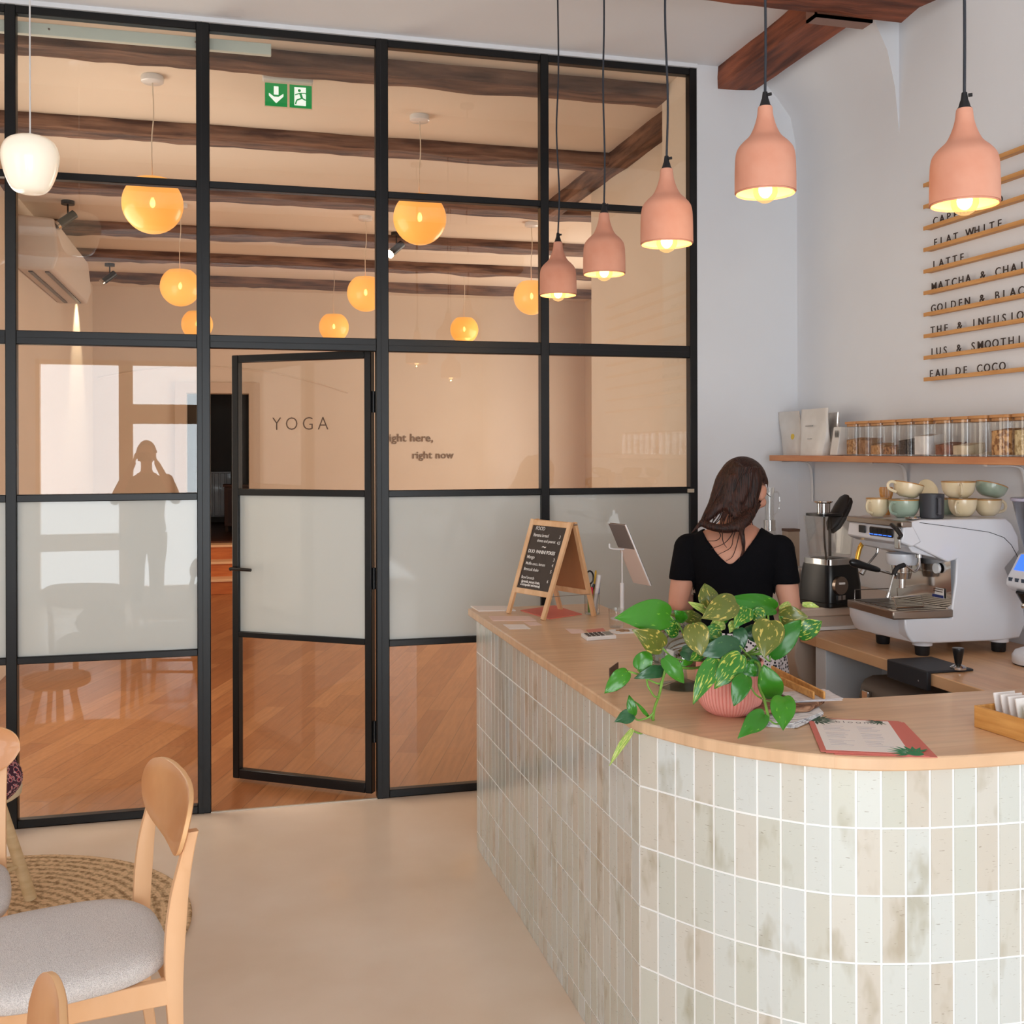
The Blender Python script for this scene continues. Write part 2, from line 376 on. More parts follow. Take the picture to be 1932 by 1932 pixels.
# local x along the leaf from hinge to lock side; local -y... thickness
for a, b in (((0, zb), (s, zt)), ((W-s, zb), (W, zt)), ((s, zt-s), (W-s, zt)), ((s, zb), (W-s, zb+.046)), ((s, 1.403), (W-s, 1.435)), ((s, .707), (W-s, .735))):
    dm.box((a[0], -.02, a[1]), (b[0], .02, b[1]))
dm.build('leaf_frame', M['black_metal'], door, bevel=.003, seg=1)
for z0, z1, fr_ in ((1.435, zt-s, 0), (.735, 1.403, 1), (zb+.046, .707, 0)):
    p = bx((s-.003, -.003, z0-.003), (W-s+.003, .003, z1+.003)).build('frosted_pane' if fr_ else 'clear_pane', M['frosted'] if fr_ else M['glass'], door, smooth=False)
    if fr_: p['label'] = 'pane covered with milky white film'
hd = MB()
for sgn in (-1, 1):
    hd.cyl((W-.018, .018*sgn, 1.045), (W-.018, .06*sgn, 1.045), .009); hd.cyl((W-.018, .055*sgn, 1.045), (W-.13, .055*sgn, 1.043), .008)
hd.build('door_handle', M['black_plastic'], door)
for z in (.3, 1.02, 1.85): MB().cyl((-.004, .0, z-.05), (-.004, .0, z+.05), .009).build('hinge', M['black_metal'], door)

def text_mesh(body, size, extrude, spacing=1.0, align='LEFT', bold=0):
    cu = bpy.data.curves.new('t', 'FONT'); cu.body = body; cu.size = size; cu.extrude = extrude; cu.space_character = spacing; cu.align_x = align
    cu.resolution_u = 3; cu.offset = bold
    o = bpy.data.objects.new('t', cu); COL.objects.link(o)
    dg = bpy.context.evaluated_depsgraph_get(); me = bpy.data.meshes.new_from_object(o.evaluated_get(dg))
    bpy.data.objects.remove(o); bpy.data.curves.remove(cu); return me
def put_text(name, body, size, loc, rot, mt, parent=None, spacing=1.0, extrude=.0008, align='LEFT', bold=0, label=None):
    me = text_mesh(body, size, extrude, spacing, align, bold); me.name = name; me.materials.clear(); me.materials.append(mt)
    o = bpy.data.objects.new(name, me); COL.objects.link(o)
    if parent: o.parent = parent
    o.location = loc; o.rotation_euler = rot
    if label: o['label'] = label
    return o
M['ink'] = mat('brown_ink', (84, 62, 46), .6)
M['ink_soft'] = mat('soft_brown_ink', (128, 104, 80), .7)
M['letter_black'] = mat('letter_black', (44, 30, 26), .5)
# YOGA lettering on the upper pane (local frame: +x runs from hinge to lock, so flip)
put_text('lettering', 'YOGA', .090, (W-.208, -.0105, 1.682), (R(90), 0, R(180)), M['ink'], door, 1.42, .0006, 'LEFT', -.0012).location = (W-.222, .0105, 1.722)

# ------------------------------------------------------------------ yoga room shell
YC = 3.58
struct('floor', bx((-1.7, 5.0, -.1), (4.6, 13.5, -.002)), M['parquet'], smooth=False)
struct('ceiling', bx((-1.7, 5.05, YC), (4.6, 13.6, YC+.1)), M['yoga_ceiling'], smooth=False)
struct('wall_yoga_left', bx((-1.76, 5.06, 0), (-1.6, 13.6, YC)), M['yoga_wall'], smooth=False)
yr = bx((2.262, 5.06, 0), (2.9, 5.45, YC)); yr.box((2.5, 5.45, 0), (2.9, 7.35, YC)); 
struct('wall_yoga_right', yr, M['yoga_wall'], smooth=False)
struct('wall_yoga_bay', bx((4.5, 7.3, 0), (4.6, 13.6, YC)).box((2.9, 7.2, 0), (4.6, 7.35, YC)), M['yoga_wall'], smooth=False)
dl, dr_, dt = U(352, 900, Y=13.5).x, U(470, 900, Y=13.5).x, U(400, 742, Y=13.5).z
wk = MB(); wk.box((-1.7, 13.5, 0), (dl, 13.75, YC)); wk.box((dr_, 13.5, 0), (4.6, 13.75, YC)); wk.box((dl, 13.5, dt), (dr_, 13.75, YC))
struct('wall_yoga_back', wk, M['yoga_wall'], smooth=False)
struct('trim_3', bx((dr_, 13.46, .512), (dr_+.13, 13.499, dt)).box((dl-.13, 13.46, .512), (dl, 13.499, dt)).box((dl-.13, 13.46, dt), (dr_+.13, 13.499, dt+.13)), mat('door_casing', (206, 188, 170), .6), smooth=False)
arch = [Vector((dl-1.0+(dr_-dl+2.2)*t, 13.495, dt+.32-.55*(t-.42)**2*1.6)) for t in [k/20 for k in range(21)]]
MBa = MB().tube(arch, .012, 6); struct('trim_4', MBa, M['yoga_wall'])
# stair up to the dark corridor
for k in range(3):
    y = 13.0+.17*0
st = thing('stair', 'three orange oak steps with pale nosings in the doorway behind the open door', 'stairs', (0, 12.9, 0))
sp, nz_ = MB(), []
for k in range(3):
    ys = 12.62+.30*k; zs = .17*(k+1)
    MB().box((dl-.25, ys, 0), (dr_+.25, 13.495, zs-.028)).build('riser', M['stair_oak'], st, world=True, smooth=False)
    MB().box((dl-.26, ys-.03, zs-.028), (dr_+.26, ys+.33 if k < 2 else 13.495, zs)).build('tread', mat('pale_nosing', (236, 196, 154), .4), st, world=True, bevel=.004, seg=1)
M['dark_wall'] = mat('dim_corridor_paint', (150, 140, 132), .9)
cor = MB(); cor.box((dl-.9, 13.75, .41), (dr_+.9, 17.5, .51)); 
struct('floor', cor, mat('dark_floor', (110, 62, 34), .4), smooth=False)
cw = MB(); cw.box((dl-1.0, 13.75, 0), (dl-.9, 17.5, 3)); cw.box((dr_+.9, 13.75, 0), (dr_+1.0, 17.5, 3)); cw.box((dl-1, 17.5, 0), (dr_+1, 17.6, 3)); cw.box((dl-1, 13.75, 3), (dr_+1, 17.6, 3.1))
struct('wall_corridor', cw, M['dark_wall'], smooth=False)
q = U(412, 1000, Y=16.9); rd = thing('radiator', 'white panel radiator standing in the dim corridor beyond the steps', 'radiator', (U(392, 900, Y=17).x+.1, 17.1, .51))
ra = MB()
for k in range(6): ra.box((-.28+k*.09, 0, .12), (-.205+k*.09, .09, .78))
ra.box((-.28, .02, .1), (.245, .07, .8)); ra.build('panel', M['white_metal'], rd, bevel=.01)
MB().box((-.24, .02, 0), (-.2, .06, .12)).build('leg', M['white_metal'], rd); MB().box((.18, .02, 0), (.22, .06, .12)).build('leg', M['white_metal'], rd)
cx_ = U(436, 950, Y=15.4).x
ck = thing('wooden_cabinet', 'dark wooden cabinet in the dim corridor beside the white radiator', 'cabinet', (cx_+.16, 15.5, .51))
bx((-.25, -.2, .08), (.25, .2, .62)).build('carcass', mat('dark_wood', (98, 52, 26), .5), ck, bevel=.006)
bx((-.27, -.22, .62), (.27, .22, .65)).build('top', mat('dark_wood_top', (120, 66, 34), .5), ck, bevel=.004)
bx((-.2, -.212, .12), (.2, -.2, .58)).build('door', mat('dark_wood_door', (84, 44, 24), .5), ck)
for sx in (-1, 1):
    for sy in (-1, 1): bx((.22*sx-.02, .17*sy-.02, 0), (.22*sx+.02, .17*sy+.02, .08)).build('leg', M['beam_dark'], ck)

gb = 'ceiling beams of the yoga room'
for i, (yb, dpt, x1, lb) in enumerate(((5.36, .17, 2.262, 'weathered brown beam nearest behind the glass partition, on the yoga room ceiling'), (6.70, .20, 2.42, 'weathered beam on the yoga room ceiling, second one behind the glass partition'),
        (8.18, .26, 4.5, 'weathered beam on the yoga room ceiling, third one behind the glass, behind the large globes'), (9.72, .26, 4.5, 'weathered beam on the yoga room ceiling, fourth one behind the glass'),
        (11.05, .28, 4.5, 'weathered beam on the yoga room ceiling, last but one before the end wall'), (12.45, .3, 4.5, 'weathered beam on the yoga room ceiling closest to the end wall'))):
    tag(rough_beam((-1.6, yb, YC-.075), (x1, yb+dpt, YC+.01), 60, .016, 20+i).build('ceiling_beam', M['beam_dark']), lb, 'beam', gb)
tag(rough_beam((2.40, 5.45, YC-.11), (2.5, 8.2, YC+.01), 40, .01, 31).build('ceiling_beam', M['beam_dark_y']), 'dark beam running lengthwise along the top of the yoga room right wall', 'beam', gb)
so = bx((-1.6, 5.09, U(200, 95, Y=5.1).z-.0), (U(511, 100, Y=5.1).x, 5.13, 3.53)); so = bx((-1.6, 5.09, 3.452), (.175, 5.12, 3.505))
bo = thing('cable_trunking', 'long pale grey-green board fixed high behind the top of the glass partition', 'trunking', (-.7, 5.1, 3.45))
so.build('board', mat('pale_board', (214, 222, 214), .5), bo, world=True, bevel=.003)
for x in (-.78, -.16): MB().cyl((x, 5.092, 3.48), (x, 5.087, 3.48), .005).build('screw', M['steel'], bo, world=True)

# yellow globe pendants
M['globe'] = mat('amber_globe', (240, 190, 110), .35, emit=(255, 184, 84), es=.50, coat=.3)
_n = M['globe'].node_tree; _t = _n.nodes.new('ShaderNodeBsdfTransparent'); _t.inputs[0].default_value = lin((255, 200, 120)); _m = _n.nodes.new('ShaderNodeMixShader'); _m.inputs[0].default_value = .16
_n.links.new(_n.nodes['Principled BSDF'].outputs[0], _m.inputs[1]); _n.links.new(_t.outputs[0], _m.inputs[2]); _n.links.new(_m.outputs[0], _n.nodes['Material Output'].inputs[0])
M['filament'] = mat('bulb_glow', (255, 250, 235), .4, emit=(255, 238, 205), es=12)
M['white_cord'] = mat('white_cord', (220, 205, 185), .6)
def globe_lamp(loc, label, gz=2.945):
    o = thing('globe_pendant', label, 'pendant lamp', loc, 0, 'amber globe pendants in the yoga room')
    MB().lathe([(0, .0), (.055, 0), (.058, -.006), (.058, -.03), (.05, -.036), (0, -.036)], n=20).build('ceiling_rose', M['white_metal'], o)
    h = -(loc[2]-gz)+.045
    MB().tube(cr([(0, 0, -.03), (.006, 0, -.2), (-.004, 0, -.35), (0, 0, h+.0)], 4), .0035, 6).build('cord', M['white_cord'], o)
    g = MB(); prof = [(.080, .1265), (.084, .1285)]+[(.155*math.sin(R(34+8.6*k)), .155*math.cos(R(34+8.6*k))) for k in range(0, 17)]+[(0.001, -.155)]
    g.lathe(prof, (0, 0, gz-loc[2]), 32).build('shade', M['globe'], o)
    MB().lathe([(.0, .014), (.012, .012), (.014, -.034), (0, -.034)], (0, 0, gz+.066-loc[2]), 16).build('socket', M['white_metal'], o)
    MB().ball((0, 0, gz-loc[2]+.005), (.014, .014, .026), 12, 8).build('bulb', M['filament'], o)
    return o
GL = [(288, 385, 56, 'amber globe pendant nearest the glass, in front of the left column of the door opening'), (340, 541, 37, 'amber globe pendant hanging just right of the left spotlight, beside the steel column'),
      (372, 612, 29, 'small amber globe pendant far back, cut by the steel column left of the door'), (792, 412, 50, 'large amber globe pendant hanging right of the door column'),
      (690, 553, 35, 'amber globe pendant above the open door, touching the right door column'), (630, 617, 28, 'small far amber globe pendant directly above the open door leaf'),
      (876, 622, 26.5, 'small far amber globe pendant between the right door column and the terracotta lamps'), (1003, 560, 34, 'amber globe pendant half hidden behind the smallest terracotta lamp')]
S_, C_ = math.sin(YAW), math.cos(YAW)
for (u, v, r, lb) in GL:
    d = .155*FPX/r; t = d/(Vector(ray(u, v)).dot(Vector((S_, C_, 0)))); p = Vector((0, 0, CAM_H))+ray(u, v)*t
    globe_lamp((p.x, p.y, YC), lb, p.z)

# spotlights on the yoga ceiling
def spot(u, v, Y, label, lit=False, top=None):
    p = U(u, v, Y=Y); o = thing('ceiling_spotlight', label, 'spotlight', (p.x, p.y, YC), 0, 'black ceiling spotlights')
    MB().cyl((0, 0, 0), (0, 0, -.03), .05, n=18).build('mount', M['black_plastic'], o)
    MB().cyl((0, 0, -.03), (0, 0, -.12), .007).build('arm', M['black_plastic'], o)
    a = Vector((.05, 0, -.10)); b = Vector((-.06, -.05, -.2))
    MB().cyl(a, b, .034, n=18).build('head', M['black_plastic'], o)
    MB().cyl(b, b+(b-a)*.14, .036, n=18).build('rim_ring', M['filament'] if lit else M['chrome'], o)
spot(207, 490, 11.9, 'black ceiling spotlight by the far left corner of the yoga room')
spot(128, 390, 9.0, 'black ceiling spotlight above the air conditioner, behind the milky lamp reflection')
spot(748, 450, 9.6, 'lit black spotlight on the yoga ceiling below the globe right of the door column', True)

wl = bpy.data.lights.new('wall_washer', 'SPOT'); wl.energy = 55; wl.color = (1, .86, .62); wl.spot_size = R(64); wl.spot_blend = .6; wl.shadow_soft_size = .03
wo = bpy.data.objects.new('wall_washer', wl); COL.objects.link(wo); wo.location = (-1.38, 12.15, 3.45); wo.rotation_euler = (R(2), R(9), 0)
# air conditioner
ac = thing('air_conditioner', 'white wall-mounted air conditioner high on the yoga room left wall', 'air conditioner', (-1.6, 9.9, 3.02))
pr_ = [(.002, -.0), (.26, .0), (.30, .12), (.27, .40), (.002, .42)]
MB().prism([(p[0]-1.6, p[1]+3.02) for p in pr_], 8.9, 10.9, 'Y').build('casing', mat('ac_shell', (214, 206, 198), .5), ac, world=True, bevel=.02)
for k in range(2): bx((-1.53+k*.12, 8.98, 3.012), (-1.50+k*.12, 10.8, 3.02)).build('air_slot', M['black_plastic'], ac, world=True)

# exit sign
p = U(543, 155, Y=5.74)
ex = thing('exit_sign', 'green emergency exit sign with arrow and running figure hanging above the door', 'exit sign', (p.x, 5.74, YC))
MB().box((-.13, -.03, -.03), (.13, .03, 0)).build('housing', M['white_metal'], ex, bevel=.008)
zt_, zb_ = U(543, 160, Y=5.74).z-YC, U(543, 203, Y=5.74).z-YC
xl, xm, xr = U(500, 180, Y=5.74).x-p.x, U(544, 180, Y=5.74).x-p.x, U(588, 180, Y=5.74).x-p.x
bx((xl-.004, -.004, zb_-.003), (xr+.004, .004, -.02)).build('acrylic_plate', M['glass'], ex, smooth=False)
grn = mat('sign_green', (20, 140, 70), .4, emit=(24, 150, 78), es=.35); wht = mat('sign_white', (235, 240, 235), .4, emit=(235, 245, 238), es=.6)
g_ = bx((xl, -.009, zb_), (xm-.006, -.005, zt_)); g_.box((xm+.006, -.009, zb_), (xr, -.005, zt_)); g_.build('green_panel', grn, ex, smooth=False)
def flat(poly, y): return MB().prism(poly, y-.0015, y, 'Y')
hh = zt_-zb_; cxa = (xl+xm-.006)/2; zc = (zt_+zb_)/2; s = hh/2
ar = MB()
for P in ([(cxa-.1*s, zc+.72*s), (cxa+.2*s, zc+.72*s), (cxa+.2*s, zc), (cxa-.2*s, zc), (cxa-.2*s, zc+.72*s)], [(cxa-.62*s, zc+.12*s), (cxa-.62*s, zc-.12*s), (cxa, zc-.75*s), (cxa+.62*s, zc-.12*s), (cxa+.62*s, zc+.12*s), (cxa+.2*s, zc-.18*s), (cxa-.2*s, zc-.18*s)]):
    ar.add(flat(P, -.0095).v, flat(P, -.0095).f)
cb_ = (xm+.006+xr)/2
dr = flat([(cb_-.55*s, zc-.8*s), (cb_-.55*s, zc+.8*s), (cb_+.45*s, zc+.8*s), (cb_+.45*s, zc-.8*s)], -.0095); ar.add(dr.v, dr.f)
ar.build('arrow_symbol', wht, ex, smooth=False)
rn = MB(); yy = -.0125; rn.ball((cb_-.12*s, yy, zc+.5*s), (.13*s, .001, .13*s), 10, 6)
for a, b, r in (((-.05, .3), (.1, -.15), .1), ((.1, -.15), (-.35, -.35), .06), ((-.35, -.35), (-.45, -.7), .055), ((.1, -.15), (.4, -.3), .06), ((.4, -.3), (.75, -.3), .05), ((-.05, .28), (-.5, .1), .045), ((0, .28), (.4, .3), .045), ((.4, .3), (.6, .05), .04)):
    A = Vector((cb_+a[0]*s, yy, zc+a[1]*s)); B = Vector((cb_+b[0]*s, yy, zc+b[1]*s)); rn.tube([A, B], r*s, 8, .15 if False else 1)
for v_ in rn.v: v_.y = yy+(v_.y-yy)*.08
rn.build('running_figure', grn, ex)

# wall writing on the far wall
def wt(body, u0, u1, vb, Y):
    a = U(u0, vb, Y=Y); b = U(u1, vb, Y=Y)
    me = text_mesh(body, 1, 0, 1.05); w_ = max(v.co.x for v in me.vertices)-min(v.co.x for v in me.vertices); x0 = min(v.co.x for v in me.vertices)
    k = (b.x-a.x)/w_; return body, k, (a.x-x0*k, Y, a.z)
ww = thing('wall_lettering', 'brown writing right here, right now on the far yoga room wall', 'lettering', (U(735, 840, Y=13.49).x, 13.5, U(735, 868, Y=13.49).z))
for bd, u0, u1, vb in (('right here,', 727, 817, 833), ('right now', 779, 856, 865)):
    b_, k, l = wt(bd, u0, u1, vb, 13.49); put_text('text_line', b_, k, Vector(l)-ww.location, (R(90), 0, 0), M['ink_soft'], ww, 1.05, .003, 'LEFT', .012*k)

# ------------------------------------------------------------------ tiled counter
PATH = [(.96, 4.31), (.96, 2.466)]
CURVE = [(.965, 2.466), (.984, 2.425), (1.005, 2.385), (1.032, 2.34), (1.059, 2.295), (1.091, 2.249), (1.125, 2.207), (1.163, 2.168), (1.201, 2.13), (1.245, 2.096), (1.293, 2.073), (1.346, 2.055), (1.394, 2.042), (1.443, 2.031), (1.496, 2.023), (1.542, 2.018), (1.594, 2.013), (1.644, 2.009), (1.70, 2.006), (2.815, 2.0)]
def resample(P, step):
    out = [Vector(P[0])]; acc = 0
    for i in range(len(P)-1):
        a, b = Vector(P[i]), Vector(P[i+1]); L_ = (b-a).length; d = step-acc
        while d <= L_: out.append(a.lerp(b, d/L_)); d += step
        acc = (acc+L_) % step if True else 0
    return out
ST = .0535
cpts = [Vector(p) for p in CURVE]
path2 = [Vector((.96, 4.31-ST*k)) for k in range(35)]
n_left = round((4.31-2.466)/ST); path2 = [Vector((.96, 2.466+ST*k)) for k in range(n_left, -1, -1)]
tail = resample(CURVE, ST)
line = path2+tail[1:]
counter = thing('service_counter', 'curved bar counter clad in glossy cream and beige upright tiles', 'counter', (1.3, 3.0, 0))
def side(p, q, out=1):
    d = (q-p).normalized(); return Vector((-d.y, d.x))*-1 if out else Vector((d.y, -d.x))*-1
nrm = []
for i in range(len(line)):
    a = line[max(i-1, 0)]; b = line[min(i+1, len(line)-1)]; d = (b-a).normalized(); nrm.append(Vector((d.y, -d.x)))
# walking from far left corner towards the camera and then right: outside is on the right-hand side = (d.y,-d.x)
core = [p-n_*.0005 for p, n_ in zip(line, nrm)]
inner_poly = [(2.80, 2.40), (1.48, 2.46), (1.48, 4.31)]
body = MB().prism([tuple(p) for p in core]+inner_poly, .0, .93)
body.build('body', mat('white_grout', (236, 236, 234), .8), counter, world=True, smooth=True, ang=25)
tl = MB()
rows = [0.0]+[.066+.1467*k for k in range(7)]; rows[-1] = .93
rows = [0, .066, .2127, .3594, .5061, .6528, .7995, .93]
for i in range(len(line)-1):
    a, b = line[i], line[i+1]; d = (b-a); L_ = d.length; d = d/L_
    n_ = Vector((d.y, -d.x)); g = .0021
    A = a+d*g; B = b-d*g
    for j in range(len(rows)-1):
        z0, z1 = rows[j]+(.002 if j else 0), rows[j+1]-.002
        ch = .0007; t_ = .0011+random.uniform(0, .0004)
        til = [random.uniform(-.0003, .0003) for _ in range(4)]
        o3 = lambda P, k: Vector((P.x+n_.x*k, P.y+n_.y*k, 0))
        vs = []
        for (P, z) in ((A, z0), (B, z0), (B, z1), (A, z1)): v_ = o3(P, -.003); v_.z = z; vs.append(v_)
        for k, (P, z, sx, sz) in enumerate(((A, z0, 1, 1), (B, z0, -1, 1), (B, z1, -1, -1), (A, z1, 1, -1))):
            P2 = P+d*ch*sx; v_ = o3(P2, t_-.0+til[k]); v_.z = z+ch*sz; vs.append(v_)
        tl.add(vs, [(4, 5, 6, 7), (0, 1, 5, 4), (1, 2, 6, 5), (2, 3, 7, 6), (3, 0, 4, 7)])
def tile_mat():
    m = bpy.data.materials.new('zellige_tile'); m.use_nodes = True; nt = m.node_tree; N = nt.nodes; L = nt.links; b = N['Principled BSDF']
    g = N.new('ShaderNodeNewGeometry'); rp = N.new('ShaderNodeValToRGB'); cr_ = rp.color_ramp
    cr_.elements[0].position = 0; cr_.elements[0].color = lin((196, 190, 178)); cr_.elements[1].position = 1; cr_.elements[1].color = lin((202, 207, 205))
    for p_, c_ in ((.25, (200, 198, 189)), (.5, (192, 194, 183)), (.75, (200, 204, 199))): e = cr_.elements.new(p_); e.color = lin(c_)
    L.new(g.outputs['Random Per Island'], rp.inputs[0])
    tc = N.new('ShaderNodeTexCoord'); mp = N.new('ShaderNodeMapping'); mp.inputs['Scale'].default_value = (1, 1, .45); L.new(tc.outputs['Object'], mp.inputs[0])
    nz = N.new('ShaderNodeTexNoise'); nz.inputs['Scale'].default_value = 16; nz.inputs['Detail'].default_value = 3; L.new(mp.outputs[0], nz.inputs[0])
    r2 = N.new('ShaderNodeValToRGB'); r2.color_ramp.elements[0].position = .28; r2.color_ramp.elements[0].color = lin((205, 194, 172)); r2.color_ramp.elements[1].position = .42; r2.color_ramp.elements[1].color = (1, 1, 1, 1)
    L.new(nz.outputs['Fac'], r2.inputs[0])
    mx = N.new('ShaderNodeMix'); mx.data_type = 'RGBA'; mx.blend_type = 'MULTIPLY'; mx.inputs[0].default_value = .6
    L.new(rp.outputs[0], mx.inputs[6]); L.new(r2.outputs[0], mx.inputs[7])
    # crackle lines
    m3 = N.new('ShaderNodeMapping'); m3.inputs['Scale'].default_value = (60, 60, 420); L.new(tc.outputs['Object'], m3.inputs[0])
    n3 = N.new('ShaderNodeTexNoise'); n3.inputs['Scale'].default_value = 1; n3.inputs['Detail'].default_value = 2; L.new(m3.outputs[0], n3.inputs[0])
    r3 = N.new('ShaderNodeValToRGB'); r3.color_ramp.elements[0].position = .27; r3.color_ramp.elements[0].color = lin((150, 134, 112)); r3.color_ramp.elements[1].position = .31; r3.color_ramp.elements[1].color = (1, 1, 1, 1)
    L.new(n3.outputs['Fac'], r3.inputs[0]); m4 = N.new('ShaderNodeMix'); m4.data_type = 'RGBA'; m4.blend_type = 'MULTIPLY'; m4.inputs[0].default_value = .6
    L.new(mx.outputs[2], m4.inputs[6]); L.new(r3.outputs[0], m4.inputs[7]); L.new(m4.outputs[2], b.inputs['Base Color'])
    b.inputs['Roughness'].default_value = .16; b.inputs['Coat Weight'].default_value = .3; b.inputs['Coat Roughness'].default_value = .05
    bp = N.new('ShaderNodeBump'); bp.inputs['Strength'].default_value = .12; bp.inputs['Distance'].default_value = .01; L.new(nz.outputs['Fac'], bp.inputs['Height']); L.new(bp.outputs[0], b.inputs['Normal'])
    return m
tl.build('tiles', tile_mat(), counter, world=True, smooth=False)
# oak worktop: one continuous L-shaped slab
edge = [Vector((.949, 4.40))]+[Vector((.949, 4.40-.3*k)) for k in range(1, 7)]+[Vector((.949, 2.47))]
ctop = [Vector(p) for p in [(.984, 2.39), (1.027, 2.303), (1.066, 2.243), (1.111, 2.19), (1.164, 2.138), (1.223, 2.09), (1.273, 2.058), (1.325, 2.036), (1.375, 2.021), (1.424, 2.012), (1.512, 2.001), (1.6, 1.995), (1.69, 1.992), (1.9, 1.989), (2.815, 1.985)]]
sm = cr([(p.x, p.y, 0) for p in [Vector((.949, 2.56)), Vector((.952, 2.48))]+ctop], 4)
outline = [(.949, 4.40), (.949, 3.2)]+[(p.x, p.y) for p in sm]+[(2.815, 2.50), (1.6, 2.536), (1.535, 2.56), (1.52, 2.62), (1.52, 4.40)]
wt_ = MB().prism(outline, .93, .96).build('counter_top', M['worktop_x'], None, bevel=.004, seg=2, ang=30)
tag(wt_, 'curved light oak worktop lying on the tiled counter', 'worktop')

# ------------------------------------------------------------------ terracotta pendants over the counter
M['cord'] = mat('black_cord', (40, 44, 52), .6)
M['shade_inside'] = mat('cream_shade_inside', (246, 214, 150), .6)
M['bulb_core'] = mat('bulb_core', (255, 245, 220), .4, emit=(255, 226, 170), es=9)
def terracotta_lamp(loc, D, label, swing=.0, k=0):
    o = thing('terracotta_pendant', label, 'pendant lamp', loc, 0, 'terracotta pendants over the counter')
    r = D/2; H_ = D*1.42
    prof = [(.19, 1), (.235, .985), (.27, .88), (.37, .76), (.52, .655), (.74, .58), (.90, .51), (.965, .43), (.985, .33), (.995, .2), (1.0, 0)]
    pr2 = cr([(a*r, 0, b*H_) for a, b in prof], 3)
    MB().lathe([(p.x, p.z) for p in pr2]+[(r*.955, 0)]+[(max(p.x*.955, .001), p.z-.004) for p in reversed(pr2[6:])], n=48).build('shade', M['terracotta'], o)
    MB().lathe([(p.x*.95-.001, p.z-.004) for p in pr2[9:-1]]+[(r*.945, .001)], n=40).build('shade_lining', M['shade_inside'], o)
    MB().lathe([(0, H_+.038), (.006, H_+.036), (.008, H_+.02), (.010, H_+.015), (.013, H_+.004), (.016, H_), (.016, H_-.006), (0, H_-.006)], n=16).cyl((.004, -.008, H_+.028), (.010, -.014, H_+.028), .004).build('cord_grip', M['rubber'], o)
    top = ZC-loc[2]
    MB().tube(cr([(0, 0, H_+.03), (swing*.006, 0, H_+.2), (-swing*.005, 0, H_+.45), (swing*.004, 0, (H_+top)/2+.15), (0, 0, top)], 5), .0034, 8).build('cord', M['cord'], o)
    MB().cyl((0, 0, top-.02), (0, 0, top), .04, n=20).build('ceiling_cup', M['rubber'], o)
    MB().lathe([(0, .05), (.013, .05), (.014, .034)]+[(.030*math.sin(R(d_)), .003+.030*math.cos(R(d_))) for d_ in (40, 60, 80, 100, 120, 140, 160, 172)]+[(0.0005, -.027)], n=28).build('bulb', M['bulb_glass'], o)
    MB().ball((0, 0, .006), (.017, .017, .020), 16, 10).build('filament', M['bulb_core'], o)
    pl = bpy.data.lights.new('lamp_light', 'POINT'); pl.energy = 1.3; pl.color = (1, .72, .38); pl.shadow_soft_size = .003
    l = bpy.data.objects.new('lamp_light', pl); COL.objects.link(l); l.parent = o; l.location = (0, 0, -.0205)
for (u, vb, wpx, lb, sw) in ((1053, 556, 70, 'smallest and farthest terracotta pendant lamp, in front of a vertical steel bar', 1), (1140, 516, 80, 'terracotta pendant lamp, second from the glass partition above the chalkboard', .5), (1258, 459, 99, 'terracotta pendant lamp hanging in front of the right end of the steel frame', .7),
                          (1444, 363, 114, 'terracotta pendant lamp against the white wall, above the woman', .3), (1820, 384, 126, 'largest terracotta pendant lamp, in front of the wall menu', .2)):
    d = .15*FPX/wpx; rr = ray(u, vb); t = d/rr.dot(Vector((S_, C_, 0))); p = Vector((0, 0, CAM_H))+rr*t
    terracotta_lamp((p.x, p.y, p.z), .15, lb, sw)

# milky glass pendant in front of the partition
M['opal'] = mat('opal_glass', (250, 244, 232), .2, emit=(255, 236, 204), es=.30, coat=.6)
def opal_lamp(loc, k, label):
    o = thing('opal_glass_pendant', label, 'pendant lamp', loc, 0, None)
    pf = cr([(.02, 0, .125), (.062, 0, .122), (.098, 0, .100), (.1155, 0, .060), (.115, 0, .015), (.102, 0, -.04), (.083, 0, -.086), (.062, 0, -.110), (.03, 0, -.120), (.001, 0, -.122)], 4)
    MB().lathe([(p.x*k, p.z*k) for p in pf], n=40).build('shade', M['opal'], o)
    MB().cyl((0, 0, .123*k), (0, 0, .135*k), .018*k).build('cap', M['white_metal'], o)
    MB().cyl((0, 0, .13*k), (0, 0, ZC-loc[2]), .003, n=8).build('cord', M['white_plastic'], o)
    MB().cyl((0, 0, ZC-loc[2]-.02), (0, 0, ZC-loc[2]), .05, n=20).build('ceiling_cup', M['white_metal'], o)
p = U(57, 313, Y=4.36); opal_lamp(p, .88, 'glowing milky white glass pendant lamp at the upper left, in front of the steel frame')
p = U(-190, 300, Y=4.36); opal_lamp(p, 1.4, 'larger milky glass pendant lamp left of the visible one')

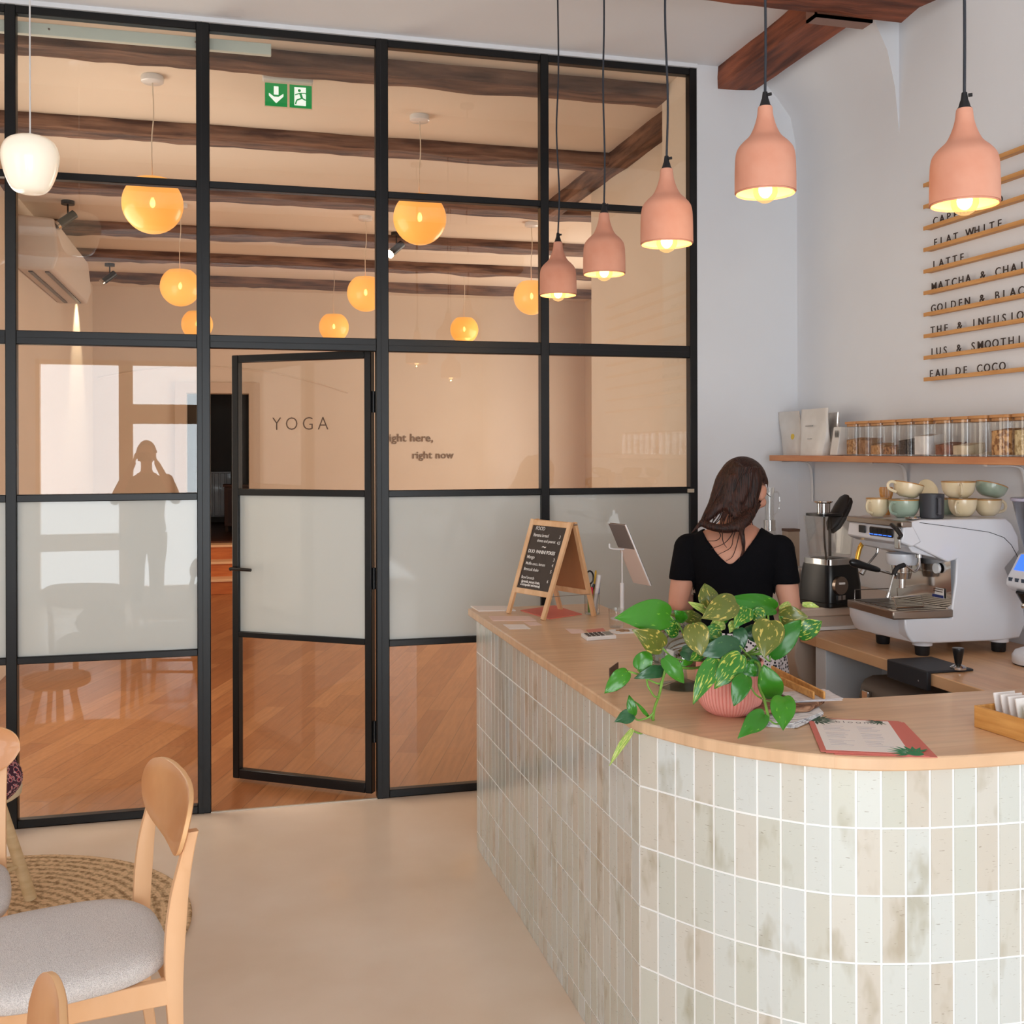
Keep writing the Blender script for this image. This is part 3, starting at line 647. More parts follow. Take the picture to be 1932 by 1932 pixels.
# ------------------------------------------------------------------ menu rails on the right wall
M['rail_wood'] = mat('rail_oak', (214, 160, 98), .5, var=(196, 140, 80), scale=8, stretch=(8, 1, 8))
texts = ['ESPRESSO', '', 'CAPPUCCINO', 'FLAT WHITE', 'LATTE', 'MATCHA & CHAI', 'GOLDEN & BLACK', 'THE & INFUSION', 'JUS & SMOOTHIE', 'EAU DE COCO']
YR = U(1742, 500, X=2.782).y
shp = {'ESPRESSO': 'topmost', '': 'second from the top, without visible letters'}
cache = {}
def glyph(ch, b):
    k = (ch, b)
    if k not in cache:
        me = text_mesh(ch, .047, .0012, 1, 'CENTER', b); cache[k] = [v.co.copy() for v in me.vertices], [tuple(p.vertices) for p in me.polygons]
    return cache[k]
for i, tx in enumerate(texts):
    zc = 1.62+(2.735-.0909*i-1.62)*.9865
    lb = 'thin oak ledge on the right wall, ' + ('topmost of the menu ledges' if i == 0 else 'second from the top, letters hidden by the lamp' if i == 1 else 'carrying the menu letters '+tx)
    o = thing('menu_rail', lb, 'menu rail', (2.81, 3.2, zc), 0, 'wooden menu ledges with letters')
    r_ = bx((2.782, 2.2, zc-.010), (2.786, YR, zc+.006)); r_.box((2.784, 2.2, zc-.007), (2.82, YR, zc-.002)); r_.build('ledge', M['rail_wood'], o, world=True, smooth=False)
    if not tx: continue
    y = {0: 3.885}.get(i, 3.885+.004*(i > 4)); mb = MB()
    y0_ = U(1765-1.4*max(0, i-3), 500, X=2.80).y
    for k, ch in enumerate(tx):
        if ch == ' ': continue
        vs, fs = glyph(ch, .0006 if ch in 'MWNA&' else 0)
        yc = y0_-.0425*k
        if ('g', ch) not in cache:
            g_ = MB().add([Vector((v.z, -v.x, v.y*.96)) for v in vs], fs); me = g_.mesh('letter'); me.materials.append(M['letter_black']); cache[('g', ch)] = me
        lo_ = bpy.data.objects.new('letter', cache[('g', ch)]); COL.objects.link(lo_); lo_.parent = o
        lo_.location = Vector((2.800, yc, zc+.0048))-o.location

# ------------------------------------------------------------------ wall shelf with jars and bags
SX = 2.60
sh = thing('wall_shelf', 'long wooden wall shelf carrying storage jars on the right wall', 'shelf', (2.7, 3.8, 1.572))
bx((SX, 2.2, 1.565), (2.818, 4.89, 1.593)).build('board', mat('shelf_wood', (206, 144, 98), .45, var=(188, 122, 80), scale=4, stretch=(8, 1, 8)), sh, world=True, bevel=.002)
for uu in (1705, 1528, 1930):
    yy = U(uu, 930, X=2.80).y
    b_ = MB().tube(cr([(2.64, yy, 1.561), (2.76, yy, 1.559), (2.80, yy, 1.535), (2.812, yy, 1.45), (2.812, yy, 1.36)], 4), .012, 8, .35)
    b_.build('bracket', M['white_metal'], sh, world=True)
JY = [(1590, 'oat'), (1620, 'spice'), (1642, 'nutm'), (1660, 'black'), (1718, 'white'), (1755, 'cocoa'), (1787, 'cream'), (1822, 'dust'), (1861, 'almond'), (1903, 'cashew')]
fills = {'rolled oats': ((196, 150, 100), (150, 104, 60), .075, 90), 'brown powder': ((168, 124, 88), (140, 98, 66), .072, 30), 'cane sugar': ((200, 150, 98), (176, 126, 76), .05, 60),
         'small nuts': ((178, 130, 90), (110, 66, 40), .042, 70), 'black seeds': ((62, 54, 56), (34, 30, 32), .068, 120), 'white powder': ((232, 230, 228), (222, 220, 220), .084, 20),
         'cocoa powder': ((142, 88, 66), (120, 70, 52), .05, 30), 'cream powder': ((216, 200, 172), (204, 186, 156), .046, 20), 'leftover dust': ((206, 196, 176), (190, 180, 160), .012, 20),
         'whole almonds': ((214, 166, 112), (140, 92, 54), .098, 55), 'pale cashews': ((226, 206, 160), (186, 160, 112), .098, 60), 'pale flakes': ((214, 190, 150), (180, 150, 110), .09, 60)}
edges_px = [1589, 1611, 1634, 1657, 1686, 1716, 1755, 1788, 1821, 1860, 1903]
names = list(fills)
# build the jar row on the shelf, one jar per visible canister
yj = [U(u, 800, X=SX+.012).y for u in edges_px]
JW = .098; y_ = 4.305
order = ['rolled oats', 'brown powder', 'cane sugar', 'small nuts', 'black seeds', 'white powder', 'cocoa powder', 'cream powder', 'leftover dust', 'whole almonds', 'pale cashews', 'pale flakes']
ys = []
for k in range(len(edges_px)):
    ys.append(yj[k])
lid_m = mat('bamboo_lid', (206, 152, 98), .5, var=(186, 130, 78), scale=8)
def jar(yfar, ynear, what, H_=.138):
    w_ = min(.098, (yfar-ynear)-.004); yc_ = yfar-w_/2; xc = SX+.02+w_/2
    o = thing('storage_jar', 'square glass jar with bamboo lid holding '+what+' on the wall shelf', 'jar', (xc, yc_, 1.593), 0, 'storage jars on the wall shelf')
    P = rrect(w_, w_, .014, 4)
    Pi = rrect(w_-.008, w_-.008, .011, 4)
    n = len(P); g = MB(); rings = [[Vector((p[0], p[1], z)) for p in P] for z in (0, .003, H_)]
    g.loft(rings); g.f = g.f[:-1]; g.build('jar_body', M['jar_glass'], o, ang=50)
    MB().prism(rrect(w_+.002, w_+.002, .014, 4), H_+.0005, H_+.012).prism(rrect(w_-.012, w_-.012, .01, 3), H_-.010, H_).build('lid', lid_m, o, bevel=.001, seg=1)
    c1, c2, h, sc = fills[what]
    fm = mat('fill_'+what.replace(' ', '_'), c1, .9, var=c2, scale=sc, bump=.8 if sc > 25 else .1, lo=.42, hi=.52)
    Pf = rrect(w_-.012, w_-.012, .01, 4); f_ = MB(); top = [Vector((p[0], p[1], h+.006*math.sin(p[0]*50))) for p in Pf]
    f_.loft([[Vector((p[0], p[1], .007)) for p in Pf], top]).build('contents', fm, o)
for k in range(10): jar(ys[k], ys[k+1], order[k])
jar(ys[10], ys[10]-.1, order[10]); jar(ys[10]-.104, ys[10]-.204, order[11])
# stand-up pouches left of the jars
M['pouch'] = mat('white_pouch', (226, 224, 220), .35, var=(210, 206, 200), scale=7, bump=.12)
M['kraft'] = mat('kraft_paper', (214, 190, 160), .7, var=(200, 172, 140), scale=8)
def pouch(u0, u1, vt, X, label, m, lean=0, extra=None):
    a = U(u0, 862, X=X); b = U(u1, 862, X=X); H_ = U((u0+u1)/2, vt, X=X).z-1.593
    w_ = a.y-b.y; o = thing('coffee_pouch', label, 'pouch', (X+.03, (a.y+b.y)/2, 1.593), 0, 'white pouches on the shelf left end')
    rings = []
    for k in range(9):
        t = k/8; dd = .034*(1-t)**.8+.002; ww_ = w_/2*(1+.18*math.sin(t*PI)*.4+.14*t); P = []
        for i in range(16):
            an = 2*PI*i/16; P.append(Vector((math.copysign(abs(math.cos(an))**.7, math.cos(an))*dd+lean*t*.02+.003*math.sin(7*t+i), math.copysign(abs(math.sin(an))**.6, math.sin(an))*ww_-lean*.03*t, H_*t)))
        rings.append(P)
    MB().loft(rings).build('bag', m, o)
    if extra: extra(o, w_, H_)
    return o
pouch(1474, 1508, 776, 2.70, 'white pouch with a yellow dot leaning at the left end of the wall shelf', M['pouch'], -1,
      lambda o, w_, H_: MB().cyl((-.036, -w_*.18, H_*.42), (-.030, -w_*.18, H_*.42), .014, n=16).build('yellow_dot', mat('yellow_print', (226, 196, 70), .5), o))
pouch(1506, 1549, 771, 2.635, 'tall plain white pouch in front of the yellow-dotted one on the shelf', M['pouch'], 0,
      lambda o, w_, H_: bx((-.034, -.03, H_*.62), (-.027, .03, H_*.64)).box((-.034, -.02, H_*.35), (-.029, .012, H_*.36)).build('print', mat('grey_print', (150, 146, 142), .6), o))
pouch(1551, 1570, 778, 2.68, 'crumpled silver and white pouch between the white pouches and the box on the shelf', mat('silver_foil', (190, 180, 172), .2, metal=.7, var=(230, 225, 220), scale=14, bump=.5), 0)
a = U(1562, 862, X=2.64); b = U(1590, 862, X=2.64)
o = thing('tea_box', 'white packet with a small black emblem leaning beside the first glass jar', 'packet', (2.68, (a.y+b.y)/2, 1.593))
MB().prism([(-.05, .002), (.03, .002), (.045, .125), (-.03, .13)], -.03, .03, 'Y').build('carton', M['pouch'], o, bevel=.003)
e_ = MB()
for k in range(3): e_.ball((-.035+.0, -.022+.011*k-.002, .098), (.006, .0035, .017), 8, 8)
for v_ in e_.v: v_.x = -.0405+(v_.x+.035)*.2-.0*v_.z
e_.build('emblem', M['black_plastic'], o)

# ------------------------------------------------------------------ back counter
CX, CZ = 2.168, .90
bc = bx((CX, 2.545, .86), (2.818, 3.83, CZ)).build('back_worktop', M['worktop_y'], None, bevel=.003); tag(bc, 'oak worktop along the right wall under the espresso machine', 'worktop')
M['cab_white'] = mat('white_laminate', (216, 220, 224), .5)
cab = thing('base_cabinet', 'white open base cabinet under the back worktop', 'cabinet', (2.5, 3.2, 0))
bx((CX+.01, 3.655, 0), (2.81, 3.73, .86)).build('side_panel', M['cab_white'], cab, world=True, bevel=.002)
bx((2.42, 2.58, .08), (2.45, 3.655, .86)).build('back_panel', M['cab_white'], cab, world=True)
bx((CX+.02, 2.55, 0), (2.81, 2.58, .86)).build('side_panel', M['cab_white'], cab, world=True)
bx((CX+.04, 2.58, 0), (2.78, 3.655, .08)).build('base_panel', M['cab_white'], cab, world=True)
kb = thing('grey_waste_bin', 'rounded grey bin with a chrome handle under the back worktop', 'bin', (2.45, 3.25, .08))
Pb = [(2.22, .081), (2.22, .715), (2.227, .757), (2.245, .780), (2.275, .79), (2.41, .79), (2.41, .081)]
MB().prism(Pb, 2.80, 3.50, 'Y').build('bin_body', mat('warm_grey_plastic', (128, 116, 106), .45), kb, world=True, bevel=.006)
bx((2.205, 3.42, .64), (2.22, 3.46, .75)).build('handle', M['chrome'], kb, world=True, bevel=.004)
sk = thing('sink_unit', 'beige raised sink unit with a rounded front at the end of the back worktop', 'sink', (2.5, 4.4, 0))
bx((2.14, 3.835, .955), (2.815, 4.985, .99)).build('sink_top', mat('sink_ceramic', (212, 196, 180), .35, var=(204, 184, 166), scale=3), sk, world=True, bevel=.006)
Ps = [(2.815, .955), (2.20, .955), (2.16, .90), (2.15, .80), (2.17, .72), (2.22, .67), (2.815, .66)]
MB().prism(Ps, 3.84, 4.98, 'Y').build('basin', mat('sink_beige', (190, 172, 156), .4), sk, world=True, bevel=.005)
bx((2.3, 3.9, 0), (2.8, 4.9, .66)).build('pedestal', mat('sink_pedestal_wood', (150, 122, 100), .6), sk, world=True)  # pedestal in one even brown base colour
bx((2.17, 3.826, .902), (2.815, 3.838, .915)).build('seal_strip', M['white_plastic'], sk, world=True)

# espresso machine
Y0, Y1 = 3.24, 3.57
em = thing('espresso_machine', 'white single-group espresso machine with stacked cups on top', 'coffee machine', (2.45, 3.4, CZ))
W_ = M['machine_white'] = mat('machine_white', (214, 216, 222), .32, coat=.35)
def pz(u, v, Y=Y0): q = U(u, v, Y=Y); return (q.x, q.z)
# cabinet with overhanging head, chamber recess and foot, traced as a side profile and given its real width
base_poly = [pz(1796, 1150), pz(1796, 1166), pz(1707, 1168), pz(1708, 1185), pz(1713, 1200), pz(1722, 1213), pz(1760, 1214), pz(1894, 1208), (2.70, .951), (2.725, 1.0), (2.715, 1.08), (2.665, 1.15), (2.64, 1.20), (2.68, 1.24), (2.70, 1.26), (2.695, 1.31), (2.67, 1.355), (2.645, 1.375),
             (2.30, 1.377), pz(1711, 986), (2.236, 1.36), pz(1707, 1021), pz(1750, 1042), pz(1789, 1061), pz(1806, 1055), pz(1803, 1100), pz(1797, 1140)]
MB().prism(base_poly, Y0, Y1, 'Y').build('housing', W_, em, world=True, bevel=.007, seg=3)
# front control head, slightly wider
hd_poly = [pz(1711, 986), pz(1733, 987), pz(1733, 1030), pz(1706, 1021)]
hx0 = 2.215
MB().prism([(hx0+.012, 1.352), (2.26, 1.368), (2.30, 1.300), (2.262, 1.283), (hx0+.004, 1.300)], Y0-.004, Y1+.004, 'Y').build('control_head', W_, em, world=True, bevel=.006)
MB().prism([(2.262, 1.285), (2.31, 1.30), (2.42, 1.245), (2.40, 1.235), (2.28, 1.262)], Y0+.02, Y1-.005, 'Y').build('head_underside', W_, em, world=True, bevel=.004)
bx((hx0+.004, Y0-.006, 1.352), (2.26, Y1+.006, 1.372)).build('chrome_trim', M['steel'], em, world=True, bevel=.003)
seam = [U(u, v, Y=Y0-.0006) for u, v in ((1735, 986), (1796, 994), (1866, 1004), (1894, 1014), (1908, 1028), (1917, 1044), (1923, 1058))]
MB().tube(seam, .0011, 6).build('panel_seam', M['rubber'], em, world=True)
fx = lambda u, v: U(u, v, X=hx0)
bp_ = MB().box((hx0+.0, U(1683, 1000, X=hx0).y, 1.312), (hx0+.006, U(1640, 1000, X=hx0).y, 1.344)); 
bp_.build('button_panel', M['black_plastic'], em, world=True, bevel=.003)
ya, yb = U(1683, 1000, X=hx0).y, U(1640, 1000, X=hx0).y
for k in range(5):
    yy = ya+(yb-ya)*(k+.5)/5; hb = (yb-ya)/5*.36
    bx((hx0-.002, yy-hb, 1.324), (hx0, yy+hb, 1.340)).build('button', M['rubber'], em, world=True)
    bx((hx0-.0022, yy-hb, 1.3165), (hx0, yy+hb, 1.3195)).build('button_light', mat('blue_led', (60, 110, 230), .4, emit=(50, 110, 240), es=1.2), em, world=True)
ya2, yb2 = U(1632, 1000, X=hx0).y, U(1620, 1000, X=hx0).y
bx((hx0-.001, ya2, 1.318), (hx0+.004, yb2, 1.345)).build('power_switch', M['black_plastic'], em, world=True, bevel=.002)
# steam lever at the near side of the head
lv = MB().tube([U(1682, 990, X=2.205), U(1693, 1000, X=2.195), U(1700, 1010, X=2.2)], [.007, .008, .007], 10); lv.cyl(U(1700, 1010, X=2.2), (2.225, Y0+.02, 1.31), .007); lv.build('steam_lever', M['black_plastic'], em, world=True)
bx((2.212, Y0+.0, 1.278), (2.222, Y0+.028, 1.35)).build('lever_plate', M['chrome'], em, world=True, bevel=.003)
# group head, portafilter
gc = U(1712, 1032, Y=3.42); gx, gy = 2.34, 3.41
MB().lathe([(0, .0), (.05, 0), (.055, .012), (.055, .04), (.0, .045)], (gx, gy, 1.205), 28).build('group_cover', W_, em, world=True)
MB().lathe([(0, 0), (.034, 0), (.036, .03), (0, .03)], (gx, gy, 1.178), 24).build('group_head', M['chrome'], em, world=True)
pf = MB().lathe([(0, -.02), (.03, -.018), (.034, 0), (.036, .006), (0, .006)], (gx, gy, 1.172), 24)
ph0 = Vector((gx-.03, gy-.01, 1.168)); dirp = (U(1600, 1061, Y=3.36)-ph0).normalized(); p_end = U(1604, 1060, Y=3.36)
m1 = ph0.lerp(p_end, .38)
pf.cyl(ph0, m1, .005); pf.cyl((gx, gy, 1.155), (gx, gy, 1.12), .012); pf.build('portafilter', M['chrome'], em, world=True)
hb = [m1.lerp(p_end, t) for t in (0, .1, .3, .55, .8, .93, 1)]
MB().tube(hb, [.008, .0105, .0115, .013, .0155, .014, .006], 14).build('portafilter_handle', M['black_plastic'], em, world=True)
# steam wands
s1 = [U(u, v, Y=y) for u, v, y in ((1735, 1050, 3.30), (1734, 1068, 3.295), (1726, 1078, 3.29), (1716, 1072, 3.285), (1706, 1066, 3.28), (1692, 1072, 3.275), (1686, 1085, 3.27), (1676, 1122, 3.265))]
MB().tube(cr(s1, 4), .0042, 10).build('steam_wand', M['chrome'], em, world=True)
MB().tube(cr(s1[4:7], 3), .0085, 10).build('wand_grip', M['rubber'], em, world=True)
MB().tube([U(1734, 1046, Y=3.30), U(1734, 1052, Y=3.30)], .013, 10).cyl(U(1677, 1118, Y=3.265), U(1674, 1128, Y=3.265), .007).build('wand_joint', M['chrome'], em, world=True)
s2 = [U(u, v, Y=3.54) for u, v in ((1656, 1030), (1655, 1042), (1648, 1052), (1636, 1066), (1627, 1080))]
MB().tube(cr(s2, 3), .0045, 8).tube([U(1633, 1070, Y=3.54), U(1625, 1083, Y=3.54)], [.008, .0105], 12).build('water_spout', M['chrome'], em, world=True)
MB().tube(cr([U(u, v, Y=3.60) for u, v in ((1634, 1018), (1624, 1030), (1619, 1046), (1617, 1058))], 4), .009, 10).build('brass_tube', mat('brass', (222, 170, 70), .25, metal=.6), em, world=True)
# mirror splash panel, label, gauge
bkx = 2.43
sp_ = MB().add([U(1690, 1052, Y=Y1-.02), U(1789, 1062, Y=Y0+.012), U(1786, 1138, Y=Y0+.012), U(1690, 1118, Y=Y1-.02)], [(0, 1, 2, 3)])
a1, a2 = Vector((2.375, Y1-.015, 0)), Vector((2.425, Y0+.006, 0))
MB().add([(2.395, Y1-.01, 1.045), (2.425, Y0+.004, 1.045), (2.42, Y0+.004, 1.232), (2.39, Y1-.01, 1.26)], [(0, 1, 2, 3)]).build('splash_panel', M['chrome'], em, world=True, smooth=False)
lp = [U(1755, 1105, X=2.417), U(1780, 1112, X=2.417)]
lbm = MB(); q0 = U(1755, 1106, X=2.416); q1 = U(1781, 1130, X=2.416)
lbm.box((2.4155, q1.y, q1.z), (2.4165, q0.y, q0.z)).build('product_label', M['paper'], em, world=True, smooth=False)
bx((2.4145, q1.y+.002, q1.z+.001), (2.4155, q0.y-.002, q1.z+.011)).build('label_band', mat('navy_print', (30, 44, 110), .5), em, world=True, smooth=False)
for k in range(2): bx((2.4145, q1.y+.004+.003*k, q0.z-.006-.008*k), (2.4155, q0.y-.004-.003*k, q0.z-.003-.008*k)).build('label_print', M['ink'], em, world=True, smooth=False)
MB().cyl((2.410, 3.30, 1.20), (2.40, 3.30, 1.20), .018, n=20).build('gauge', M['white_plastic'], em, world=True)
# drip tray
ty = MB().prism([(2.192, Y0+.006), (2.238, Y0-.004), (2.425, Y0-.004), (2.425, Y1-.01), (2.21, Y1-.01)], 1.035, 1.063)
ty.build('drip_tray', M['steel'], em, world=True, bevel=.004)
gr = MB()
for k in range(9): gr.box((2.225+.0*k, Y0+.02+.032*k, 1.063), (2.415, Y0+.035+.032*k, 1.066))
gr.build('tray_grille', mat('tray_grille', (110, 100, 92), .35, metal=.8), em, world=True, smooth=False)
for (u0, v0, u1, v1, yy) in ((1690, 1147, 1742, 1146, 3.29), ):
    pts = [U(1692, 1147, z=1.068), U(1685, 1126, z=1.10), U(1738, 1124, z=1.10), U(1743, 1145, z=1.068)]
    MB().tube([pts[0], pts[1], pts[2], pts[3], pts[0]], .0017, 6).build('cup_rail', M['chrome'], em, world=True)
MB().tube([(2.23, Y1-.03, 1.066), (2.23, Y1-.03, 1.10), (2.38, Y1-.03, 1.10), (2.38, Y1-.03, 1.066)], .0017, 6).build('cup_rail', M['chrome'], em, world=True)
# lower front body under the tray
lf = [(2.238, 1.036), (2.24, 1.005), (2.262, .955), (2.36, .953), (2.36, 1.036)]
rg = []
for t, xo in ((.006, .002), (.3, -.012), (.6, -.022), (.85, -.03), (1, -.02)):
    yy = Y0+(Y1-Y0-.01)*t; rg.append([Vector((x+(xo if i < 3 else 0), yy, z)) for i, (x, z) in enumerate(lf)])
MB().loft(rg).build('lower_body', W_, em, world=True, bevel=.004)
for (x, y) in ((2.335, 3.285), (2.335, 3.52), (2.64, 3.275), (2.64, 3.52)):
    MB().lathe([(0, 0), (.021, 0), (.024, .004), (.026, .036), (0, .036)], (x, y, CZ), 24).build('foot', M['rubber'], em, world=True)
    MB().lathe([(0, 0), (.034, 0), (.034, .016), (0, .016)], (x, y, CZ+.036), 24).build('foot_collar', W_, em, world=True)

# cups on the machine
TZ = 1.3775
def cup(c, r, h, m, hang, label, tilt=None, hand=True, group='cups stacked on the espresso machine'):
    o = thing('cup', label, 'cup', c, hang, group)
    if tilt: o.rotation_euler = (tilt[0], tilt[1], hang)
    pf_ = cr([(r*.48, 0, 0), (r*.72, 0, h*.16), (r*.9, 0, h*.42), (r*.98, 0, h*.75), (r, 0, h)], 3)
    inner = [(p.x-.003, p.z) for p in reversed(pf_[3:])]+[(.001, h*.12)]
    MB().lathe([(0.001, 0)]+[(p.x, p.z) for p in pf_]+inner, n=32).build('bowl', m, o)
    MB().lathe([(r+.0004, h-.003), (r+.0006, h), (r-.0015, h+.0012), (r-.0036, h)], n=32).build('rim', M['rim'], o)
    if hand: MB().tube(cr([(r*.93, 0, h*.84), (r*1.3, 0, h*.86), (r*1.52, 0, h*.62), (r*1.38, 0, h*.32), (r*.82, 0, h*.2)], 4), .0042, 8, 1.3).build('handle', m, o)
    return o
def onm(u, v, z=TZ): q = U(u, v, z=z); return (q.x, q.y, z)
def at(u, v, Y): q = U(u, v, Y=Y); return q
CR, SG = M['cream_glaze'], M['sage_glaze']
lowY = 3.36
def cp(u, Y, z=TZ): q = U(u, 968, Y=Y); return (q.x, q.y, z)
cup(cp(1656, 3.45), .041, .066, CR, R(200), 'cream cup with brown rim at the front left corner of the espresso machine top')
cup(cp(1706, 3.37), .054, .064, SG, R(200), 'sage green cup with brown rim standing between the cream cup and the black mug')
cup(cp(1816, 3.36), .050, .064, CR, R(215), 'cream cup in the lower row right of the black mug, handle to the left')
cup(cp(1864, 3.36), .047, .060, CR, R(-5), 'cream cup at the right end of the lower row, handle to the right')
cup(cp(1788, 3.47), .046, .06, SG, R(180), 'sage green cup behind the black mug in the lower row', hand=False)
q = cp(1758, 3.30); mg = thing('black_mug', 'matt black mug with a square handle in the middle of the cups', 'mug', q, R(-100), None)
MB().lathe([(0.001, 0), (.037, 0), (.040, .003), (.042, .086), (.039, .086), (.037, .01), (.001, .008)], n=36).build('mug_body', mat('matt_black', (52, 52, 58), .5), mg)
MB().tube([(.040, 0, .072), (.060, 0, .072), (.060, 0, .018), (.040, 0, .018)], .006, 4, 1.2).build('handle', mat('grey_handle', (74, 76, 84), .45), mg)
# upper row: tilted cups resting on the lower ones
cup((*U(1710, 905, Y=3.38).xy, TZ+.072), .052, .050, CR, R(175), 'tilted cream cup resting on the sage cup', (0, R(-12)))
cup((*U(1808, 905, Y=3.38).xy, TZ+.0655), .059, .060, CR, R(240), 'cream cup stacked on top of the lower cream cup right of the black mug')
cup((*U(1866, 905, Y=3.38).xy, TZ+.069), .056, .046, SG, R(0), 'tilted sage green cup stacked at the right end of the upper row', (0, R(16)), hand=False)
q = U(1748, 925, Y=3.47); sc_ = thing('saucer', 'cream saucer standing upright behind the black mug', 'saucer', (q.x, q.y, TZ+.0))
zz = U(1748, 916, Y=3.47).z-TZ
MB().lathe([(0, .004), (.02, .004), (.022, 0), (.026, 0), (.04, .007), (.043, .010), (.041, .012), (.024, .006), (0, .006)], n=36, mt=Matrix.Translation((0, 0, .088)) @ Matrix.Rotation(R(72), 4, 'X')).build('plate', CR, sc_)
MB().tube([(0, .012, 0), (0, .012, .05)], .012, 10).build('stand', CR, sc_)
q = U(1672, 925, Y=3.52); wk_ = thing('bamboo_whisk', 'small bamboo matcha whisk standing behind the first cream cup', 'whisk', (q.x, q.y, TZ))
wm = MB()
for k in range(26):
    a_ = 2*PI*k/26; wm.tube([(.013*math.cos(a_), .013*math.sin(a_), .045), (.022*math.cos(a_), .022*math.sin(a_), .075), (.024*math.cos(a_), .024*math.sin(a_), .095), (.021*math.cos(a_), .021*math.sin(a_), .102)], .0016, 5)
wm.build('tines', M['bamboo'], wk_); MB().cyl((0, 0, 0), (0, 0, .05), .014).build('grip', M['bamboo'], wk_)
q = cp(1722, 3.28); rl = MB().lathe([(0.001, 0), (.026, 0), (.027, .006), (.022, .009), (.016, .007), (.001, .006)], (q[0], q[1], TZ), 28).build('steel_filter_lid', M['chrome']); tag(rl, 'round steel lid lying in front of the sage cup on the machine', 'lid')
q = U(1800, 905, Y=3.52); tl_ = bx((q.x-.03, q.y-.02, TZ+.130), (q.x+.03, q.y+.02, TZ+.134)); 

# coffee grinder at right edge
gx_, gy_ = 2.60, 3.035
cg = thing('coffee_grinder', 'white electric coffee grinder with blue display at the right edge', 'coffee grinder', (gx_, gy_, CZ))
MB().lathe([(0, .004), (.078, .004), (.080, .008), (.080, .03), (.07, .045), (.035, .06), (.028, .075), (0, .075)], n=36).build('base', W_, cg)
MB().lathe([(0, 0), (.076, 0), (.078, .004), (0, .004)], n=32).build('base_ring', M['rubber'], cg)
MB().tube([(0.01, 0, .06), (.015, 0, .14), (.01, 0, .22), (0, 0, .27)], [.026, .024, .032, .05], 20).build('column', W_, cg)
MB().prism([(-.085, .262), (-.06, .245), (.08, .245), (.09, .30), (.07, .37), (-.03, .37), (-.082, .285)], -.055, .055, 'Y').build('head', W_, cg, bevel=.01, seg=3)
nn = Vector((-.085, 0, .052)).normalized()
MB().add([(-.0655, -.035, .3155), (-.0345, -.035, .3665), (-.0345, .035, .3665), (-.0655, .035, .3155)], [(0, 1, 2, 3)]).build('display', mat('blue_display', (60, 110, 220), .3, emit=(56, 110, 235), es=.9), cg, smooth=False)
for yy in (-.03, .0, .03): bx((-.0835, yy-.008, .279), (-.0795, yy+.008, .291)).build('button', mat('key_grey', (60, 70, 86), .4), cg)
MB().tube([(-.05, 0, .25), (-.03, 0, .20), (-.01, 0, .16)], [.03, .02, .012], 12).build('chute', M['black_plastic'], cg)
MB().ball((-.055, 0, .20), .011, 12, 8).build('knob', M['chrome'], cg)
MB().cyl((-.06, -.0, .125), (-.01, 0, .125), .002, n=8).build('portafilter_fork', M['chrome'], cg)
MB().lathe([(.035, .375), (.045, .40), (.075, .535), (.079, .55), (.081, .558), (.0, .562)], n=32).build('hopper', M['smoke_plastic'], cg)
MB().lathe([(.0765, .545), (.084, .548), (.084, .556), (.0765, .558)], n=32).build('hopper_rim', mat('lilac_plastic', (176, 174, 196), .4), cg)

# tamping mat and tamper
tm = thing('tamping_mat', 'black folded tamping mat hooked over the edge of the back worktop', 'mat', (2.2, 3.1, CZ))
m_ = bx((2.158, 3.00, CZ), (2.325, 3.22, CZ+.008)); m_.box((2.150, 3.00, CZ-.055), (2.166, 3.22, CZ+.008)); m_.build('mat', mat('black_silicone', (34, 36, 42), .5), tm, world=True, bevel=.004)
MB().cyl((2.1495, 3.045, CZ-.03), (2.1515, 3.045, CZ-.03), .003).build('rivet', M['chrome'], tm, world=True)
q = U(1808, 1262, z=CZ+.008); ta = thing('tamper', 'black handled steel tamper standing on the black mat', 'tamper', (q.x, q.y, CZ+.008))
MB().lathe([(0, 0), (.025, 0), (.0255, .006), (.018, .012), (.009, .015), (0, .016)], n=32).build('tamper_base', M['chrome'], ta)
MB().lathe([(.009, .015), (.011, .02), (.0125, .03), (.0165, .052), (.0185, .062), (.0175, .068), (0, .069)], n=28).build('tamper_handle', M['black_plastic'], ta)

# blender on the sink unit
BZ = .99
q = U(1566, 1140, z=BZ); bl = thing('blender', 'black countertop blender with clear jug and black scoops on top', 'blender', (q.x, q.y, BZ), R(14))
sc2 = 2028/4.7
MB().prism(rrect(.19, .19, .03, 4), .0, .02).build('base_plate', M['black_plastic'], bl, bevel=.004)
rg = []
for z, k in ((.02, .19), (.09, .186), (.15, .172), (.168, .165)): rg.append([Vector((p[0], p[1], z)) for p in rrect(k, k, .03, 4)])
MB().loft(rg).build('motor_body', M['black_plastic'], bl)
MB().prism(rrect(.155, .155, .02, 4), .168, .190).build('steel_collar', M['chrome'], bl)
MB().cyl((-.045, -.093, .09), (-.045, -.108, .09), .036, n=24).build('dial', M['steel'], bl)
bx((-.06, -.112, .095), (-.03, -.108, .103)).build('dial_print', M['paper'], bl)
for k in range(2): bx((-.055+.022*k, -.1, .032), (-.038+.022*k, -.094, .05)).build('switch', M['chrome'], bl)
rg = [[Vector((p[0], p[1], z)) for p in rrect(k, k, .02, 4)] for z, k in ((.190, .12), (.20, .13), (.36, .158))]
MB().loft(rg+[[Vector((p[0], p[1], z)) for p in rrect(k, k, .02, 4)] for z, k in ((.36, .152), (.205, .124))]).build('jug', M['jar_glass'], bl)
MB().tube(cr([(-.06, -.04, .19), (-.07, -.04, .28), (-.07, -.04, .36)], 3), .004, 8).cyl((-.02, -.02, .2), (-.02, -.02, .31), .006).build('jug_seam', mat('seam', (70, 60, 52), .4), bl)
